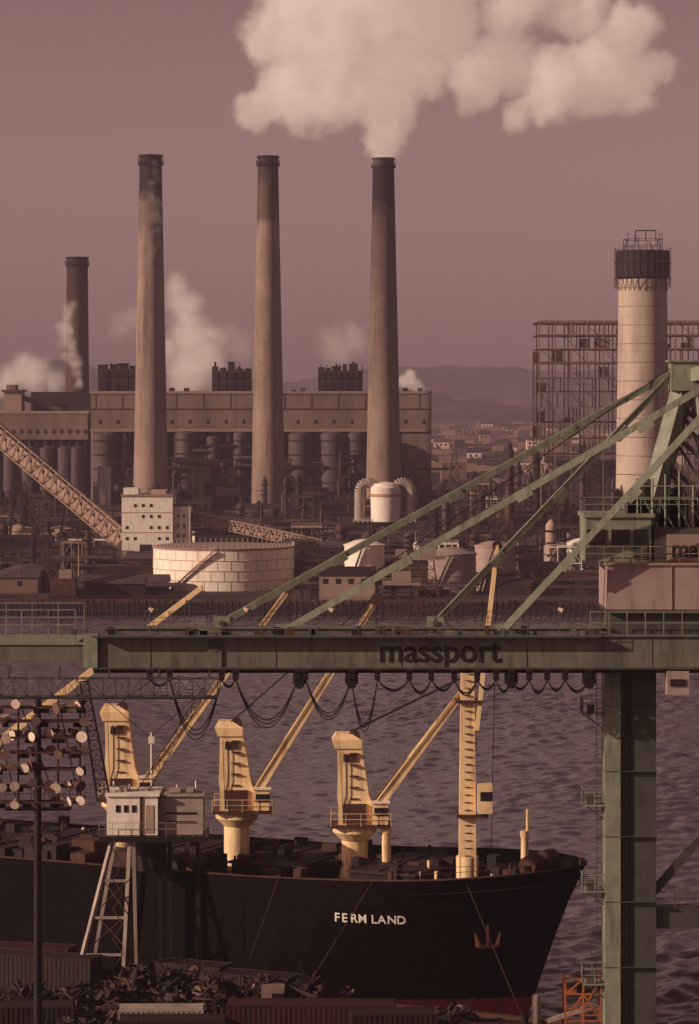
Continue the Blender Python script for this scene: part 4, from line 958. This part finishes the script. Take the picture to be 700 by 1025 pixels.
# ------------------------------------------------------------------ steam (volumes with an added glow)
def steam(name,blobs,D,dens,vox,warp,nscale,L0=.12,seed=0,ydepth=1.0,soft=.45,fine=.5,sm_=.22,fs=2.6):
    s=D/F; random.seed(seed)
    pts=[(V((X(px,D),D+random.uniform(-6,6)*ydepth,Z(py,D))),r*s) for px,py,r in blobs]
    pad=warp*.9
    mn_=V([min(p[i]-r for p,r in pts)-pad for i in range(3)]); mx2=V([max(p[i]+r for p,r in pts)+pad for i in range(3)])
    m=bpy.data.materials.new(name+'_volume'); m.use_nodes=True; n=m.node_tree; n.nodes.clear()
    o=n.nodes.new('ShaderNodeOutputMaterial'); at=n.nodes.new('ShaderNodeAttribute'); at.attribute_name='density'
    sc=n.nodes.new('ShaderNodeVolumeScatter'); sc.inputs['Color'].default_value=(.98,.95,.91,1); sc.inputs['Anisotropy'].default_value=0
    em=n.nodes.new('ShaderNodeEmission'); em.inputs['Color'].default_value=(1,.68,.53,1)  # glow added in place of light scattered repeatedly inside the steam
    mu=n.nodes.new('ShaderNodeMath'); mu.operation='MULTIPLY'; mu.inputs[1].default_value=L0
    ad=n.nodes.new('ShaderNodeAddShader'); k=n.links.new
    k(at.outputs['Fac'],sc.inputs['Density']); k(at.outputs['Fac'],mu.inputs[0]); k(mu.outputs[0],em.inputs['Strength']); k(sc.outputs[0],ad.inputs[0]); k(em.outputs[0],ad.inputs[1]); k(ad.outputs[0],o.inputs['Volume'])
    g=bpy.data.node_groups.new(name+'_nodes','GeometryNodeTree'); g.interface.new_socket(name='Geometry',in_out='INPUT',socket_type='NodeSocketGeometry'); g.interface.new_socket(name='Geometry',in_out='OUTPUT',socket_type='NodeSocketGeometry')
    A=g.nodes.new; K=g.links.new
    out=A('NodeGroupOutput'); pos=A('GeometryNodeInputPosition')
    nz=A('ShaderNodeTexNoise'); nz.inputs['Scale'].default_value=nscale; nz.inputs['Detail'].default_value=8; nz.inputs['Roughness'].default_value=.68
    K(pos.outputs[0],nz.inputs['Vector'])
    sb=A('ShaderNodeVectorMath'); sb.operation='SUBTRACT'; sb.inputs[1].default_value=(.5,.5,.5); K(nz.outputs['Color'],sb.inputs[0])
    sl=A('ShaderNodeVectorMath'); sl.operation='SCALE'; sl.inputs['Scale'].default_value=warp*2.4; K(sb.outputs[0],sl.inputs[0])
    ap=A('ShaderNodeVectorMath'); ap.operation='ADD'; K(pos.outputs[0],ap.inputs[0]); K(sl.outputs[0],ap.inputs[1])
    cur=None
    for p,r in pts:
        di=A('ShaderNodeVectorMath'); di.operation='DISTANCE'; K(ap.outputs[0],di.inputs[0]); di.inputs[1].default_value=p
        ma=A('ShaderNodeMath'); ma.operation='MULTIPLY_ADD'; ma.inputs[1].default_value=-1/r; ma.inputs[2].default_value=1; K(di.outputs['Value'],ma.inputs[0])
        if cur is None: cur=ma
        else:
            mxn=A('ShaderNodeMath'); mxn.operation='SMOOTH_MAX'; K(cur.outputs[0],mxn.inputs[0]); K(ma.outputs[0],mxn.inputs[1]); mxn.inputs[2].default_value=sm_; cur=mxn
    n2=A('ShaderNodeTexNoise'); n2.inputs['Scale'].default_value=nscale*fs; n2.inputs['Detail'].default_value=7; n2.inputs['Roughness'].default_value=.7; K(pos.outputs[0],n2.inputs['Vector'])
    s2=A('ShaderNodeMath'); s2.operation='MULTIPLY_ADD'; s2.inputs[1].default_value=fine*2; s2.inputs[2].default_value=-fine; K(n2.outputs['Fac'],s2.inputs[0])
    a2=A('ShaderNodeMath'); a2.operation='ADD'; K(cur.outputs[0],a2.inputs[0]); K(s2.outputs[0],a2.inputs[1])
    mr=A('ShaderNodeMapRange'); mr.interpolation_type='SMOOTHSTEP'; mr.inputs[1].default_value=0.02; mr.inputs[2].default_value=soft; mr.inputs[4].default_value=dens; K(a2.outputs[0],mr.inputs[0])
    vc=A('GeometryNodeVolumeCube'); K(mr.outputs[0],vc.inputs['Density']); vc.inputs['Min'].default_value=mn_; vc.inputs['Max'].default_value=mx2
    for i,a in enumerate(('X','Y','Z')): vc.inputs['Resolution '+a].default_value=max(8,int((mx2[i]-mn_[i])/vox))
    sm=A('GeometryNodeSetMaterial'); sm.inputs['Material'].default_value=m; K(vc.outputs[0],sm.inputs[0]); K(sm.outputs[0],out.inputs[0])
    me=bpy.data.meshes.new(name); ob=bpy.data.objects.new(name,me); scene.collection.objects.link(ob); me.materials.append(m)
    md=ob.modifiers.new('steam','NODES'); md.node_group=g
    return ob
def wisp(path,n,jit,seed):
    random.seed(seed); out=[]
    for i in range(n):
        f=i/(n-1)*(len(path)-1); a=min(int(f),len(path)-2); u=f-a; p0,p1=path[a],path[a+1]
        out.append((p0[0]+(p1[0]-p0[0])*u+random.uniform(-jit,jit),p0[1]+(p1[1]-p0[1])*u,(p0[2]+(p1[2]-p0[2])*u)*random.uniform(.75,1.2)))
    return out
steam('steam_plume',[(386,154,12),(385,146,17),(386,135,24),(387,121,32),(378,104,40),(340,82,48),(300,92,44),(268,104,28),(325,40,62),(285,30,44),(390,58,52),(420,82,36),(435,25,54),(380,-20,75),(460,-40,60),(300,-30,55),
   (470,72,38),(476,100,26),(510,62,40),(555,88,40),(545,106,22),(595,75,44),(632,84,36),(655,72,22),(510,0,48),(575,14,40),(630,35,34),(520,108,18)],1172,.11,1.0,15,.03,L0=.30,seed=1,fine=.66,soft=.42,fs=2.4,sm_=.15)
steam('steam_puff',[(190,372,34),(194,340,32),(184,310,26),(176,292,18),(210,360,24),(168,350,18),(215,335,16)],1300,.05,1.2,10,.045,L0=.36,seed=2,soft=.7,fine=.45)
steam('steam_puff',wisp([(80,388,6),(74,370,9),(69,345,10),(63,325,10),(68,306,6)],16,3,3),1300,.07,.7,6,.07,L0=.42,seed=3,fine=.5,soft=.8)
steam('steam_puff',[(10,382,22),(35,377,24),(55,382,16),(-10,378,18),(22,368,18)],1330,.07,1.0,6,.06,L0=.36,seed=4,soft=.7,fine=.45)
steam('steam_puff',[(402,382,9),(410,382,11),(418,388,9),(412,376,8)],1290,.10,.6,3.5,.1,L0=.42,seed=5,fine=.4)
steam('steam_puff',[(335,348,26),(355,340,24),(345,360,18),(240,348,24),(225,335,20),(130,322,22),(122,330,16)],1320,.022,1.3,8,.05,L0=.32,seed=6,soft=.9,fine=.4)
steam('steam_puff',wisp([(156,166,6),(154,190,8),(158,215,8),(153,245,7),(148,270,5)],16,3,7),1138,.03,.7,6,.07,L0=.24,seed=7,soft=.9,fine=.5)
